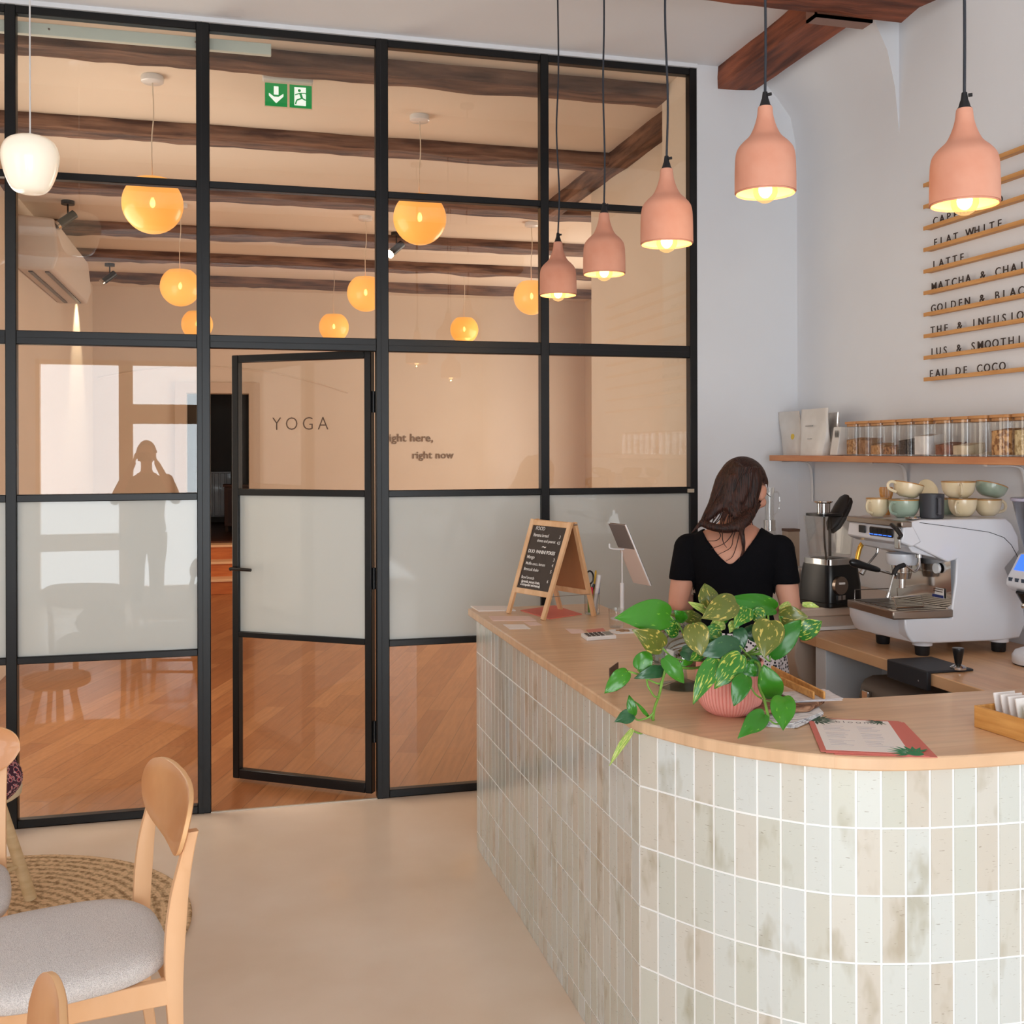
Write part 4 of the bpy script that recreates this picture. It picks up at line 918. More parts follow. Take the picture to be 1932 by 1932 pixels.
MB().prism(rrect(.12, .11, .02, 3, -.03, 0), .362, .372).build('jug_lid', M['black_plastic'], bl)
MB().lathe([(0, 0), (.026, 0), (.027, .04), (.038, .045), (.036, .05), (0, .05)], (-.035, 0, .372), 22).build('lid_cap', M['chrome'], bl)
Rm = Matrix.Translation((.035, 0, .36)) @ Matrix.Rotation(R(35), 4, 'Y')
sco = MB()
for dx in (0, .02):
    sco.loft([[Vector((Rm @ Vector((dx+.018*math.cos(a)*k, .034*math.sin(a)*k, z)))) for a in [2*PI*i/14 for i in range(14)]] for z, k in ((-.07, .3), (-.04, .9), (.0, 1.05), (.05, 1.0), (.085, .8), (.10, .4))])
sco.build('scoop', mat('black_scoop', (28, 24, 22), .45), bl)

# small grinder body and glass bottle behind the woman
q = U(1512, 1125, z=BZ); o = thing('steel_canister', 'grey steel kitchen canister beside the black blender', 'canister', (q.x, q.y, BZ))
MB().lathe([(0, 0), (.035, 0), (.038, .05), (.042, .12), (.04, .125), (0, .125)], n=24).build('body', M['steel'], o)
MB().tube([(.03, -.02, .11), (.055, -.02, .11), (.055, -.02, .05)], .006, 8).build('handle', M['black_plastic'], o)
q = U(1452, 1090, Y=4.6); o = thing('glass_carafe', 'tall clear glass carafe with steel valve behind the woman', 'carafe', (q.x, 4.6, BZ-0.0))
hB = U(1452, 920, Y=4.6).z-BZ
MB().lathe([(0.001, 0), (.055, 0), (.058, .02), (.056, .16), (.03, .24), (.022, .28), (.022, hB-.06), (.026, hB), (.023, hB), (.019, hB-.06), (.019, .28), (.027, .235), (.052, .155), (.052, .01), (.001, .008)], n=28).build('carafe_body', M['jar_glass'], o)
MB().cyl((0, 0, .25), (0, 0, .30), .028, n=18).build('collar', M['chrome'], o)
MB().tube(cr([(.024, 0, hB-.02), (.05, 0, hB-.03), (.05, 0, hB-.10), (.024, 0, hB-.13)], 4), .004, 8).build('handle', M['jar_glass'], o)
q = U(1492, 1002, Y=4.75); o = thing('picture_box', 'small brown box on the counter behind the woman shoulder', 'box', (q.x, 4.75, BZ))
bx((-.03, -.03, 0), (.03, .03, q.z-BZ+.0)).build('carton', mat('box_beige', (176, 158, 140), .6), o)
bx((-.032, -.032, q.z-BZ), (.032, .032, q.z-BZ+.012)).build('lid', mat('box_brown', (100, 76, 62), .6), o)

# ------------------------------------------------------------------ things on the counter
TT = .9602
# A-frame chalkboard
F0, F1 = Vector((1.072, 4.226, TT)), Vector((1.168, 4.003, TT)); B0, B1 = Vector((1.305, 4.267, TT)), Vector((1.393, 4.051, TT))
T0, T1 = U(1003, 979, Y=4.235), U(1081, 986, Y=4.02)
ab = thing('chalkboard_sign', 'small wooden A-frame chalkboard with white handwriting on the counter', 'chalkboard', tuple((F0+F1+B0+B1)/4))
M['pine'] = mat('pine', (224, 184, 142), .5, var=(206, 160, 114), scale=6, stretch=(4, 4, 1))
def plank(mb, a, b, wd, th, nrm_):
    a = Vector(a); b = Vector(b); t = (b-a).normalized(); s_ = t.cross(nrm_).normalized(); n2 = s_.cross(t)
    vs = []
    for P in (a, b):
        for (i, j) in ((-1, -1), (1, -1), (1, 1), (-1, 1)): vs.append(P+s_*wd/2*i+n2*th/2*j)
    mb.add(vs, [(0, 3, 2, 1), (4, 5, 6, 7), (0, 1, 5, 4), (1, 2, 6, 5), (2, 3, 7, 6), (3, 0, 4, 7)])
for nm, (P0, P1), (Q0, Q1), ins in (('front_frame', (F0, F1), (T0, T1), 'chalk_panel'), ('rear_frame', (B0, B1), (T0+Vector((.014, 0, 0)), T1+Vector((.014, 0, 0))), 'rear_panel')):
    ax = (P1-P0).normalized(); P0 = P0+ax*.012; P1 = P1-ax*.012; Q0 = Q0+ax*.012; Q1 = Q1-ax*.012
    n_ = ax.cross((Q0-P0)).normalized(); mb = MB(); wd = .022
    P0 = P0+Vector((0, 0, .001)); P1 = P1+Vector((0, 0, .001))
    plank(mb, P0, Q0, wd, .012, n_); plank(mb, P1, Q1, wd, .012, n_)
    lo0, lo1 = P0.lerp(Q0, .25), P1.lerp(Q1, .25); hi0, hi1 = P0.lerp(Q0, .965), P1.lerp(Q1, .965)
    plank(mb, lo0, lo1, wd, .011, n_); plank(mb, hi0, hi1, wd, .011, n_)
    mb.build(nm, M['pine'], ab, world=True, bevel=.0012, seg=1)
    c = (lo0+lo1+hi0+hi1)/4; pm = MB(); vs = [P for P in (lo0, lo1, hi1, hi0)]
    pm.add([v_+n_*.002 for v_ in vs]+[v_-n_*.002 for v_ in vs], [(0, 1, 2, 3), (7, 6, 5, 4), (0, 4, 5, 1), (1, 5, 6, 2), (2, 6, 7, 3), (3, 7, 4, 0)])
    pm.build(ins, mat('chalkboard', (62, 52, 46), .7) if nm[0] == 'f' else mat('hardboard', (160, 106, 66), .7), ab, world=True, smooth=False)
    if nm[0] == 'f':
        e1 = (lo1-lo0).normalized(); e2 = (hi0-lo0).normalized(); e3 = e1.cross(e2).normalized()
        if e3.dot(Vector((-1, -1, 0))) < 0: e3 = -e3
        mt_ = Matrix((e1, e2, e1.cross(e2))).transposed().to_4x4()
        Wd = (lo1-lo0).length; Ht = (hi0-lo0).length
        chalk = mat('chalk_white', (222, 220, 216), .9)
        rowsT = [('FOOD', .12, .895, .021, 0), ('Banana bread', .10, .80, .019, 0), ('choco and peanut', .24, .725, .017, 0), ('~', .42, .615, .045, 0), ('DUO  PANINI POKES', .07, .56, .019, 1), ('Mango', .08, .475, .019, 0), ('Muffin coco, lemon', .09, .385, .017, 0), ('Broccoli shake', .08, .30, .017, 0), ('Bowl brunch', .07, .18, .017, 0), ('(granola, yaourt, fruits,', .10, .125, .014, 1), ('a composer soi-meme)', .10, .08, .014, 1)]
        prc = [('3', .90, .80), ('4,5', .88, .715), ('3', .9, .47), ('4', .9, .39), ('5', .9, .30), ('6', .88, .16)]
        ch_ = MB()
        def wr(s_, x, y, sz, b_):
            me = text_mesh(s_, sz, 0, .92, 'LEFT', .0004*b_+.0002)
            vs = [v.co.copy() for v in me.vertices]
            ch_.add([lo0+e1*(v.x+x*Wd+.008)+e2*(v.y+y*Ht)+(-n_ if n_.dot(Vector((-1, -.4, .2))) < 0 else n_)*.0029 for v in vs], [tuple(p.vertices) for p in me.polygons])
        for s_, x, y, sz, b_ in rowsT: wr(s_, x, y, sz*1.0, b_)
        for s_, x, y in prc: wr(s_, x-.08, y, .018, 0)
        ch_.build('handwriting', chalk, ab, world=True, smooth=False)
for P in (T0, T1):
    MB().cyl(P+Vector((0, -.012, -.008)), P+Vector((.014, -.012, -.008)), .003, n=8).build('hinge', M['steel'], ab, world=True)
MB().tube([F1.lerp(T1, .24), B1.lerp(T1, .24)], .0012, 5).build('chain', M['steel'], ab, world=True)

def stack(name, corners, z, th, m, label, cat, n, jit):
    P = [U(u, v, z=z+th) for u, v in corners]; c = sum(P, Vector())/len(P); o = thing(name, label, cat, (c.x, c.y, z), 0)
    mb = MB(); rnd = random.Random(len(name))
    for i in range(n):
        a = rnd.uniform(-jit, jit); k = rnd.uniform(.93, 1.0); ca, sa = math.cos(a), math.sin(a); Q = []
        for j in range(len(P)):
            for t in (0, .33, .66):
                q_ = P[j].lerp(P[(j+1) % len(P)], t)-c; w_ = 1+rnd.uniform(-.02, .02); Q.append(((q_.x*ca-q_.y*sa)*k*w_, (q_.x*sa+q_.y*ca)*k*w_))
        mb.prism(Q, th*i/n+.0002*(i > 0), th*(i+.82)/n)
    mb.build('sheets', m, o, smooth=False); return o
def sheet(name, corners, z, th, m, label, cat, group=None, bev=0):
    P = [U(u, v, z=z+th) for u, v in corners]; c = sum(P, Vector())/len(P); o = thing(name, label, cat, (c.x, c.y, z), 0, group)
    MB().prism([(p.x-c.x, p.y-c.y) for p in P], 0, th).build('sheet', m, o, bevel=bev)
    return o
M['pink_paper'] = mat('pale_pink_paper', (226, 200, 190), .8)
sheet('leaflet_stack', [(888, 1143), (958, 1143), (973, 1151), (903, 1152)], TT, .004, M['paper'], 'stack of pale leaflets at the far left corner of the counter', 'leaflets', 'paper items on the counter')
sheet('leaflet', [(922, 1162), (998, 1162), (1012, 1170), (930, 1171)], TT, .002, M['pink_paper'], 'long pale pink leaflet lying before the chalkboard feet', 'leaflet', 'paper items on the counter')
sheet('business_card', [(949, 1178), (989, 1178), (1001, 1186), (962, 1187)], TT, .001, M['paper'], 'white business card nearest the counter edge', 'card', 'paper items on the counter')
sheet('business_card', [(988, 1173), (1012, 1173), (1023, 1179), (1000, 1180)], TT, .001, M['pink_paper'], 'pinkish card half tucked beside the white business card', 'card', 'paper items on the counter')
sheet('menu_folder', [(982, 1151), (1046, 1142), (1098, 1158), (1036, 1167)], TT, .003, mat('coral_card', (222, 120, 104), .6), 'coral red folder lying under the chalkboard', 'folder')
sheet('business_card', [(1067, 1186), (1096, 1187), (1105, 1194), (1078, 1195)], TT, .001, M['pink_paper'], 'pale pink card left of the white calculator', 'card', 'paper items on the counter')
sheet('paper_slip', [(1106, 1188), (1138, 1185), (1144, 1192), (1112, 1194)], TT, .0012, mat('red_print_paper', (206, 132, 120), .7), 'reddish printed slip behind the white calculator', 'slip', 'paper items on the counter')
# calculator
ca = thing('calculator', 'white desk calculator with dark keys on the counter', 'calculator', tuple(U(1128, 1200, z=TT)))
Pc = [U(u, v, z=TT+.012) for u, v in ((1096, 1195), (1150, 1191), (1163, 1199), (1107, 1203))]
Pc2 = [p-ca.location for p in Pc]; MB().add([Vector((p.x, p.y, 0)) for p in Pc2]+[Vector((p.x, p.y, .013)) for p in Pc2], [(3, 2, 1, 0), (4, 5, 6, 7), (0, 1, 5, 4), (1, 2, 6, 5), (2, 3, 7, 6), (3, 0, 4, 7)]).build('case', M['white_plastic'], ca, bevel=.002)
def bil(P, s_, t_): return P[0].lerp(P[1], s_).lerp(P[3].lerp(P[2], s_), t_)
for i in range(4):
    for j in range(3):
        A = [bil(Pc2, .08+.15*i+a_, .16+.27*j+b_) for a_, b_ in ((0, 0), (.10, 0), (.10, .17), (0, .17))]
        MB().prism([(p.x, p.y) for p in A], .013, .0155).build('key', mat('calc_key', (72, 66, 64), .5) if i+j == 0 else bpy.data.materials['calc_key'], ca, smooth=False)
A = [bil(Pc2, a_, b_) for a_, b_ in ((.70, .14), (.95, .14), (.95, .8), (.70, .8))]; MB().prism([(p.x, p.y) for p in A], .013, .0145).build('display', mat('calc_display', (120, 118, 112), .3), ca)

# pen cup with pens and scissors
q = U(1117, 1158, z=TT); pc = thing('pen_cup', 'clear glass pen cup behind the chalkboard leg', 'cup', (q.x, q.y, TT))
MB().lathe([(.001, 0), (.030, 0), (.031, .004), (.032, .085), (.030, .085), (.0285, .006), (.001, .005)], n=24).build('cup', M['jar_glass'], pc)
def pen(dx, dy, tx, ty, L_, r, m, label, capm=None, capl=.3, nm='marker_pen'):
    a = Vector((q.x+dx, q.y+dy, TT+.008)); b = a+Vector((tx, ty, L_))
    o = thing(nm, label, 'pen', tuple(a), 0, 'pens in the glass cup')
    if capm: MB().tube([a, a.lerp(b, 1-capl)], r, 10).build('barrel', m, o, world=True); MB().tube([a.lerp(b, 1-capl), a.lerp(b, .98), b], [r*1.12, r*1.12, r*.7], 10).build('cap', capm, o, world=True)
    else: MB().tube([a, a.lerp(b, .95), b], [r, r, r*.5], 10).build('barrel', m, o, world=True)
pl = lambda n, c: mat(n, c, .35)
pen(.004, -.008, .022, -.006, .150, .0085, pl('white_pen', (225, 225, 225)), 'thick white marker with white cap leaning right in the pen cup', pl('white_cap', (236, 236, 236)), .35)
pen(.012, -.002, .016, .004, .118, .0075, pl('pale_pen', (214, 220, 226)), 'marker with blue cap in the pen cup', pl('blue_cap', (20, 80, 190)), .4)
pen(.0, .012, .024, .008, .165, .004, pl('yellow_pen', (226, 180, 50)), 'slim yellow pencil in the pen cup', None, 0, 'pencil')
pen(-.008, 0, .004, -.004, .10, .007, pl('black_pen', (30, 30, 32)), 'marker with bright red cap in the pen cup', pl('red_cap', (230, 60, 84)), .3)
pen(-.014, -.008, -.002, 0, .07, .006, pl('green_pen', (90, 150, 60)), 'short green marker at the bottom of the pen cup')
sc = thing('scissors', 'scissors with black handles standing in the pen cup', 'scissors', (q.x-.004, q.y+.006, TT+.008), 0, None)
MB().tube([(0, 0, 0), (.002, 0, .09)], [.002, .006], 8).build('blades', M['steel'], sc)
loopp = [Vector((.0+.016*math.cos(a)-.003, .002, .138+.026*math.sin(a))) for a in [2*PI*k/18 for k in range(19)]]
MB().tube(loopp, .0036, 8).tube([(.002, .0, .085), (-.004, 0, .114)], .005, 8).build('handle', M['black_plastic'], sc)
MB().tube([(.006, -.002, .085), (.014, -.004, .112)], .005, 8).build('handle', M['black_plastic'], sc)

# tablet on telescopic stand
q = U(1174, 1168, z=TT); yq = q.y
tb = thing('tablet_stand', 'white telescopic tablet stand holding a tablet tilted away', 'tablet stand', (q.x, q.y, TT))
MB().lathe([(0, 0), (.045, 0), (.046, .004), (.02, .008), (0, .009)], n=28).build('base', M['white_metal'], tb)
zj = U(1173, 1100, Y=yq).z-TT; zk = U(1173, 1036, Y=yq).z-TT
MB().cyl((0, 0, .005), (0, 0, zj), .0085).build('lower_tube', M['white_metal'], tb)
MB().cyl((0, 0, zj), (0, 0, zk), .0028, n=10).build('upper_rod', M['white_metal'], tb)
MB().cyl((0, -.001, zj-.004), (-.006, -.008, zj-.002), .003).build('clamp_screw', M['white_metal'], tb)
hk = [U(u, v, Y=yq-.02)-tb.location for u, v in ((1150, 1026), (1151, 1034), (1163, 1036), (1177, 1036), (1184, 1033))]
MB().tube(cr(hk, 3), .0035, 8).ball(tuple(hk[-1]), .009, 12, 8).build('cradle', M['white_metal'], tb)
Pt = [U(1150, 987, Y=yq+.03), U(1180, 990, Y=yq-.09), U(1225, 1105, Y=yq-.15), U(1196, 1099, Y=yq-.0)]
e1 = (Pt[1]-Pt[0]); e2 = (Pt[3]-Pt[0]); nt_ = e1.cross(e2).normalized()
if nt_.x > 0: nt_ = -nt_
Pt[2] = Pt[0]+e1+e2
tbl = thing('tablet', 'thin tablet in grey and white case held up by the white stand', 'tablet', tuple((Pt[0]+Pt[2])/2))
def slab(P, n_, a, b):
    return MB().add([p+n_*a for p in P]+[p+n_*b for p in P], [(0, 1, 2, 3), (7, 6, 5, 4), (0, 4, 5, 1), (1, 5, 6, 2), (2, 6, 7, 3), (3, 7, 4, 0)])
slab(Pt, nt_, 0, -.006).build('screen_body', mat('tablet_dark', (70, 58, 56), .25), tbl, world=True, bevel=.002)
slab(Pt, nt_, .0005, .004).build('case_back', mat('tablet_back', (214, 194, 182), .4), tbl, world=True, bevel=.0018)
up_ = [Pt[0], Pt[1], Pt[1].lerp(Pt[2], .40), Pt[0].lerp(Pt[3], .40)]
slab(up_, nt_, .004, .0052).build('cover_flap', mat('cover_grey', (112, 102, 98), .5), tbl, world=True)
sl_ = [Pt[1]+nt_*.006, Pt[2]+nt_*.006]
MB().tube([Pt[1]-nt_*.001, Pt[2]-nt_*.001], .0028, 8).build('metal_edge', M['white_metal'], tbl, world=True)

# drinking glass, coin dish
q = U(1163, 1184, z=TT); o = thing('drinking_glass', 'short clear tumbler in front of the tablet stand', 'glass', (q.x, q.y, TT))
MB().lathe([(.001, 0), (.024, 0), (.026, .003), (.030, .07), (.0285, .07), (.0245, .006), (.001, .005)], n=28).build('tumbler', M['jar_glass'], o)
q = U(1178, 1192, z=TT); o = thing('coin_dish', 'white tray with small brown coins beside the calculator', 'tray', (q.x, q.y, TT))
MB().prism(rrect(.10, .08, .015, 3), 0, .004).build('tray', M['white_plastic'], o)
for k in range(9):
    MB().cyl((random.uniform(-.03, .02), random.uniform(-.02, .02), .004+.0016*k), (random.uniform(-.001, .001)-.005, .0, .0058+.0016*k), .009, n=12) 
cn = 'coins in the white tray'
for k, (dx, dy) in enumerate(((-.02, .01), (-.005, .016), (.01, .008), (-.012, -.01), (.006, -.012))):
    c_ = tag(MB().cyl((q.x+dx, q.y+dy, TT+.0042), (q.x+dx, q.y+dy, TT+.0062), .0095, n=16).build('coin', mat('coin', (176, 132, 84), .35, metal=.7) if k == 0 else bpy.data.materials['coin']), 'small brown coin in the white tray, '+['leftmost of the five', 'at the back', 'rightmost of the five', 'front left one', 'front right one'][k], 'coin', cn)
# black card holder
q = U(1164, 1302, z=TT); ch = thing('card_holder', 'small black L-shaped card holder half hidden by the left pothos leaf', 'card holder', (q.x, q.y, TT))
a = [U(u, v, z=TT)-ch.location for u, v in ((1151, 1301), (1163, 1304), (1181, 1292), (1167, 1291))]
MB().add([Vector((p.x, p.y, 0)) for p in a]+[Vector((p.x, p.y, .002)) for p in a], [(3, 2, 1, 0), (4, 5, 6, 7), (0, 1, 5, 4), (1, 2, 6, 5), (2, 3, 7, 6), (3, 0, 4, 7)]).build('foot', M['black_plastic'], ch, smooth=False)
P1_, P2_ = a[0], a[3]
MB().add([P1_, P2_, P2_+Vector((0, 0, .062)), P1_+Vector((0, 0, .058)), P1_+Vector((-.002, .002, 0)), P2_+Vector((-.002, .002, 0)), P2_+Vector((-.002, .002, .062)), P1_+Vector((-.002, .002, .058))], [(0, 1, 2, 3), (7, 6, 5, 4), (0, 4, 5, 1), (1, 5, 6, 2), (2, 6, 7, 3), (3, 7, 4, 0)]).build('upright', mat('brown_black', (82, 58, 46), .5), ch, smooth=False)

# glass cake stand with dome and cookies
q = U(1285, 1300, z=TT); cs = thing('cake_stand', 'footed glass cake stand behind the pothos', 'cake stand', (q.x+.02, q.y+.03, TT))
MB().lathe([(.001, 0), (.068, 0), (.07, .003), (.04, .010), (.012, .02), (.009, .045), (.014, .058), (.03, .064), (.105, .068), (.108, .075), (.104, .075), (.03, .070), (.001, .070)], n=44).build('stand', M['thick_glass'], cs)
dm = thing('glass_dome', 'clear glass dome covering cookies on the cake stand', 'dome', (q.x+.02, q.y+.03, TT+.0755))
MB().lathe([(.098, 0), (.099, .03), (.09, .06), (.066, .085), (.03, .098), (.012, .100), (.012, .118), (.001, .122)]+[(.001, .097), (.03, .095), (.064, .083), (.0875, .059), (.0965, .03), (.0955, 0)], n=44).build('dome', M['thick_glass'], dm)
ckm = mat('cookie', (196, 138, 92), .85, var=(120, 70, 40), scale=60, bump=.8, lo=.36, hi=.5)
for k, (dx, dy, dz, rx) in enumerate(((-.03, -.03, .002, 0), (.035, -.015, .002, 0), (-.01, .04, .002, 0), (.0, -.005, .018, 8))):
    c_ = MB().lathe([(.001, 0), (.024, 0), (.031, .004), (.032, .009), (.026, .014), (.001, .016)], n=22)
    for v_ in c_.v: v_ += Vector((0, 0, .0015*noise.noise(v_*90+Vector((k, 0, 0)))))
    o = c_.build('cookie', ckm); o.location = (q.x+.02+dx, q.y+.03+dy, TT+.0735+dz)
    tag(o, ['brown cookie under the glass dome, nearest the front', 'brown cookie under the glass dome, on the right', 'brown cookie under the glass dome, at the back', 'brown cookie lying on top of the others under the glass dome'][k], 'cookie', 'cookies under the dome')

# menus
mn = 'fanned stack of menu cards'
base = [(1523, 1355), (1708, 1365), (1757, 1424), (1542, 1418)]
A_ = [U(1523, 1355, z=TT), U(1708, 1364, z=TT), U(1760, 1425, z=TT), U(1540, 1418, z=TT)]
c0 = Vector((1.36, 2.369, 0)); dx_ = (Vector((1.565, 2.276, 0))-c0).normalized(); dy_ = (Vector((1.229, 2.102, 0))-c0).normalized()
coral = mat('menu_coral', (206, 112, 100), .55); mleaf = mat('print_green', (40, 130, 84), .6); mdark = mat('print_dark_green', (40, 78, 58), .6); mgrey = mat('print_grey', (176, 172, 182), .8); mtext = mat('print_text', (88, 84, 88), .7)
for k, (rot, ox, oy, lb) in enumerate(((R(3.0), .006, -.016, 'bottom coral menu card of the fanned stack'), (R(1.2), .002, -.006, 'second coral menu card, under the printed top menu'), (0, 0, 0, 'top menu card with coral border, green leaf prints and the word bloom'))):
    z = TT+.0012*k; o = thing('menu_card', lb, 'menu', (c0.x+ox, c0.y+oy, z), 0, mn)
    ang_ = math.atan2(dx_.y, dx_.x)+rot; o.rotation_euler.z = ang_
    bx((0, -.297, 0), (.215, 0, .0010)).build('card', coral, o, smooth=False)
    if k == 2:
        bx((.013, -.285, .0010), (.188, -.008, .0014)).build('page', M['paper'], o, smooth=False)
        put_text('title', 'bloom', .026, (.062, -.040, .00155), (0, 0, 0), mtext, o, 1.35, .0001, 'LEFT', -.0003)
        lf_ = MB()
        def monstera(cx, cy, s_, a0, n, m):
            L1 = MB()
            for i in range(n):
                a = a0+R(160)*(i/(n-1)-.5); d = Vector((math.cos(a), math.sin(a), 0)); w_ = Vector((-d.y, d.x, 0))*s_*.085
                c = Vector((cx, cy, .0016)); l_ = s_*(1-.25*abs(i/(n-1)-.5))
                L1.add([c+d*s_*.18, c+d*l_*.55+w_, c+d*l_, c+d*l_*.55-w_], [(0, 1, 2, 3)])
            L1.add([Vector((cx, cy, .00155))+Vector((math.cos(t), math.sin(t), 0))*s_*.3 for t in [2*PI*i/12 for i in range(12)]], [tuple(range(12))])
            return L1.build('leaf_print', m, o, smooth=False)
        monstera(.018, -.020, .055, R(-10), 9, mleaf if False else mdark); monstera(.165, -.018, .034, R(-140), 8, mdark); monstera(.198, -.285, .062, R(130), 10, mleaf)
        tx_ = MB()
        for col in (0, 1):
            for r_ in range(15):
                if r_ % 5 == 4: continue
                y = -.075-.0128*r_; L_ = random.uniform(.03, .06); tx_.box((.028+.078*col, y, .0014), (.028+.078*col+L_, y+.0022, .0016))
        tx_.build('small_print', mgrey, o, smooth=False)

# newspaper stack, napkins, tongs
q = U(1480, 1330, z=TT)
nb = stack('newspaper_bundle', [(1400, 1318), (1538, 1322), (1556, 1342), (1500, 1366), (1410, 1360)], TT, .012, mat('newsprint', (222, 222, 224), .8, var=(150, 150, 156), scale=30, stretch=(1, 5, 1), detail=8, lo=.36, hi=.5), 'folded black and white newspaper lying under the rough wooden board', 'newspaper', 5, .05)
wd = thing('driftwood_board', 'rough brown wooden board with tongs behind the pink pot', 'board', (*U(1480, 1345, z=TT+.012).xy, TT+.0125))
Pw = [U(u, v, z=TT+.02) for u, v in ((1420, 1312), (1545, 1312), (1556, 1322), (1528, 1338), (1425, 1345))]
rg = [[Vector((p.x, p.y, TT+.0126)) for p in Pw], [Vector((p.x+.003*math.sin(i*3), p.y, TT+.026)) for i, p in enumerate(Pw)]]
MB().loft(rg).build('board', mat('rough_bark', (176, 134, 104), .85, var=(96, 62, 44), scale=30, stretch=(1, 4, 4), bump=1, detail=8), wd, world=True, bevel=.004)
nk = stack('napkin_stack', [(1470, 1305), (1560, 1300), (1590, 1318), (1500, 1322)], TT+.0265, .005, mat('napkin', (216, 214, 216), .85, var=(196, 192, 196), scale=60), 'printed paper napkins lying on the wooden board', 'napkins', 3, .08)
tg = thing('wooden_tongs', 'long pair of light wooden tongs lying on the napkins', 'tongs', (*U(1500, 1300, z=1.0).xy, TT+.033))
for (a, b) in (((1440, 1268), (1536, 1312)), ((1456, 1262), (1556, 1312))):
    A = U(*a, z=TT+.042); B = U(*b, z=TT+.042); B = A+(B-A)
    mb = MB(); plank(mb, A, B, .006, .020, (B-A).cross(Vector((0, 0, 1))).normalized().cross(B-A).normalized()); mb.build('arm', M['bamboo'], tg, world=True, bevel=.003)

# bamboo box with tea sachets
Pq = [U(1838, 1370, z=TT), U(1960, 1412, z=TT)]
c0 = Vector((1.703, 2.198, TT)); dxx = (Vector((1.718+.05, 2.049-.05, TT))-c0); ang_ = math.atan2(-.149, .055)
d1 = (U(1932, 1400, z=TT)-U(1838, 1370, z=TT)).normalized(); d2 = Vector((-d1.y, d1.x, 0))
tbx = thing('bamboo_tea_box', 'open bamboo box of tea sachets at the right end of the counter', 'box', tuple(c0), math.atan2(d1.y, d1.x))
Hb = .052; Lb, Wb = .26, .16
bx((0, 0, 0), (Lb, .007, Hb)).box((0, Wb-.007, 0), (Lb, Wb, Hb)).box((0, .007, 0), (.007, Wb-.007, Hb)).box((Lb-.007, .007, 0), (Lb, Wb-.007, Hb)).box((.007, .007, 0), (Lb-.007, Wb-.007, .005)).build('tray', M['bamboo'], tbx, bevel=.0015)
Rz = Matrix.Translation(c0) @ Matrix.Rotation(math.atan2(d1.y, d1.x), 4, 'Z')
yel = mat('sachet_yellow', (240, 196, 60), .5); grn2 = mat('sachet_green', (176, 214, 70), .5)
for k in range(9):
    g2 = k >= 4
    pos = Rz @ Vector((.020+.022*k if True else 0, .085, .0055))
    o = thing('tea_sachet', (['frontmost', 'second', 'third', 'rearmost'][k]+' of the yellow tea sachets in the bamboo box' if not g2 else ['first', 'second', 'third', 'fourth', 'last'][k-4]+' green tea sachet behind the yellow ones, counted from the left'), 'tea sachet', tuple(pos), math.atan2(d1.y, d1.x), 'yellow tea sachets' if not g2 else 'green tea sachets')
    o.rotation_euler = (0, R(-12), math.atan2(d1.y, d1.x))
    bx((0, -.032, 0), (.003, .032, .074 if not g2 else .060)).build('packet', M['paper'], o, smooth=False)
    if k in (0, 4): MB().prism([(-.02, .03), (.02, .03), (.025, .055), (-.025, .055)], -.0006, 0, 'X').build('print', yel if not g2 else grn2, o, smooth=False)

# ------------------------------------------------------------------ pothos in a pink ribbed pot
PX, PY = 1.205, 2.475
plant = thing('potted_pothos', 'trailing variegated pothos in a ribbed pink pot on the counter', 'plant', (PX, PY, TT))
pf = cr([(.048, 0, 0), (.066, 0, .012), (.080, 0, .035), (.0855, 0, .065), (.0845, 0, .10), (.083, 0, .135)], 4)
MB().lathe([(.001, 0)]+[(p.x, p.z) for p in pf], (PX, PY, TT), 448, ribs=56, amp=.022).build('pot', mat('pink_ceramic', (232, 158, 146), .6, var=(226, 150, 138), scale=10), plant, world=True)
MB().lathe([(.083, .135), (.079, .136), (.078, .10), (.001, .10)], (PX, PY, TT), 48).build('pot_lining', mat('pot_inside', (214, 142, 132), .7), plant, world=True)
MB().lathe([(.072, .112), (.074, .142), (.068, .144), (.066, .12), (.001, .125)], (PX, PY, TT), 40).build('nursery_pot', mat('nursery_pot', (70, 72, 80), .5), plant, world=True)
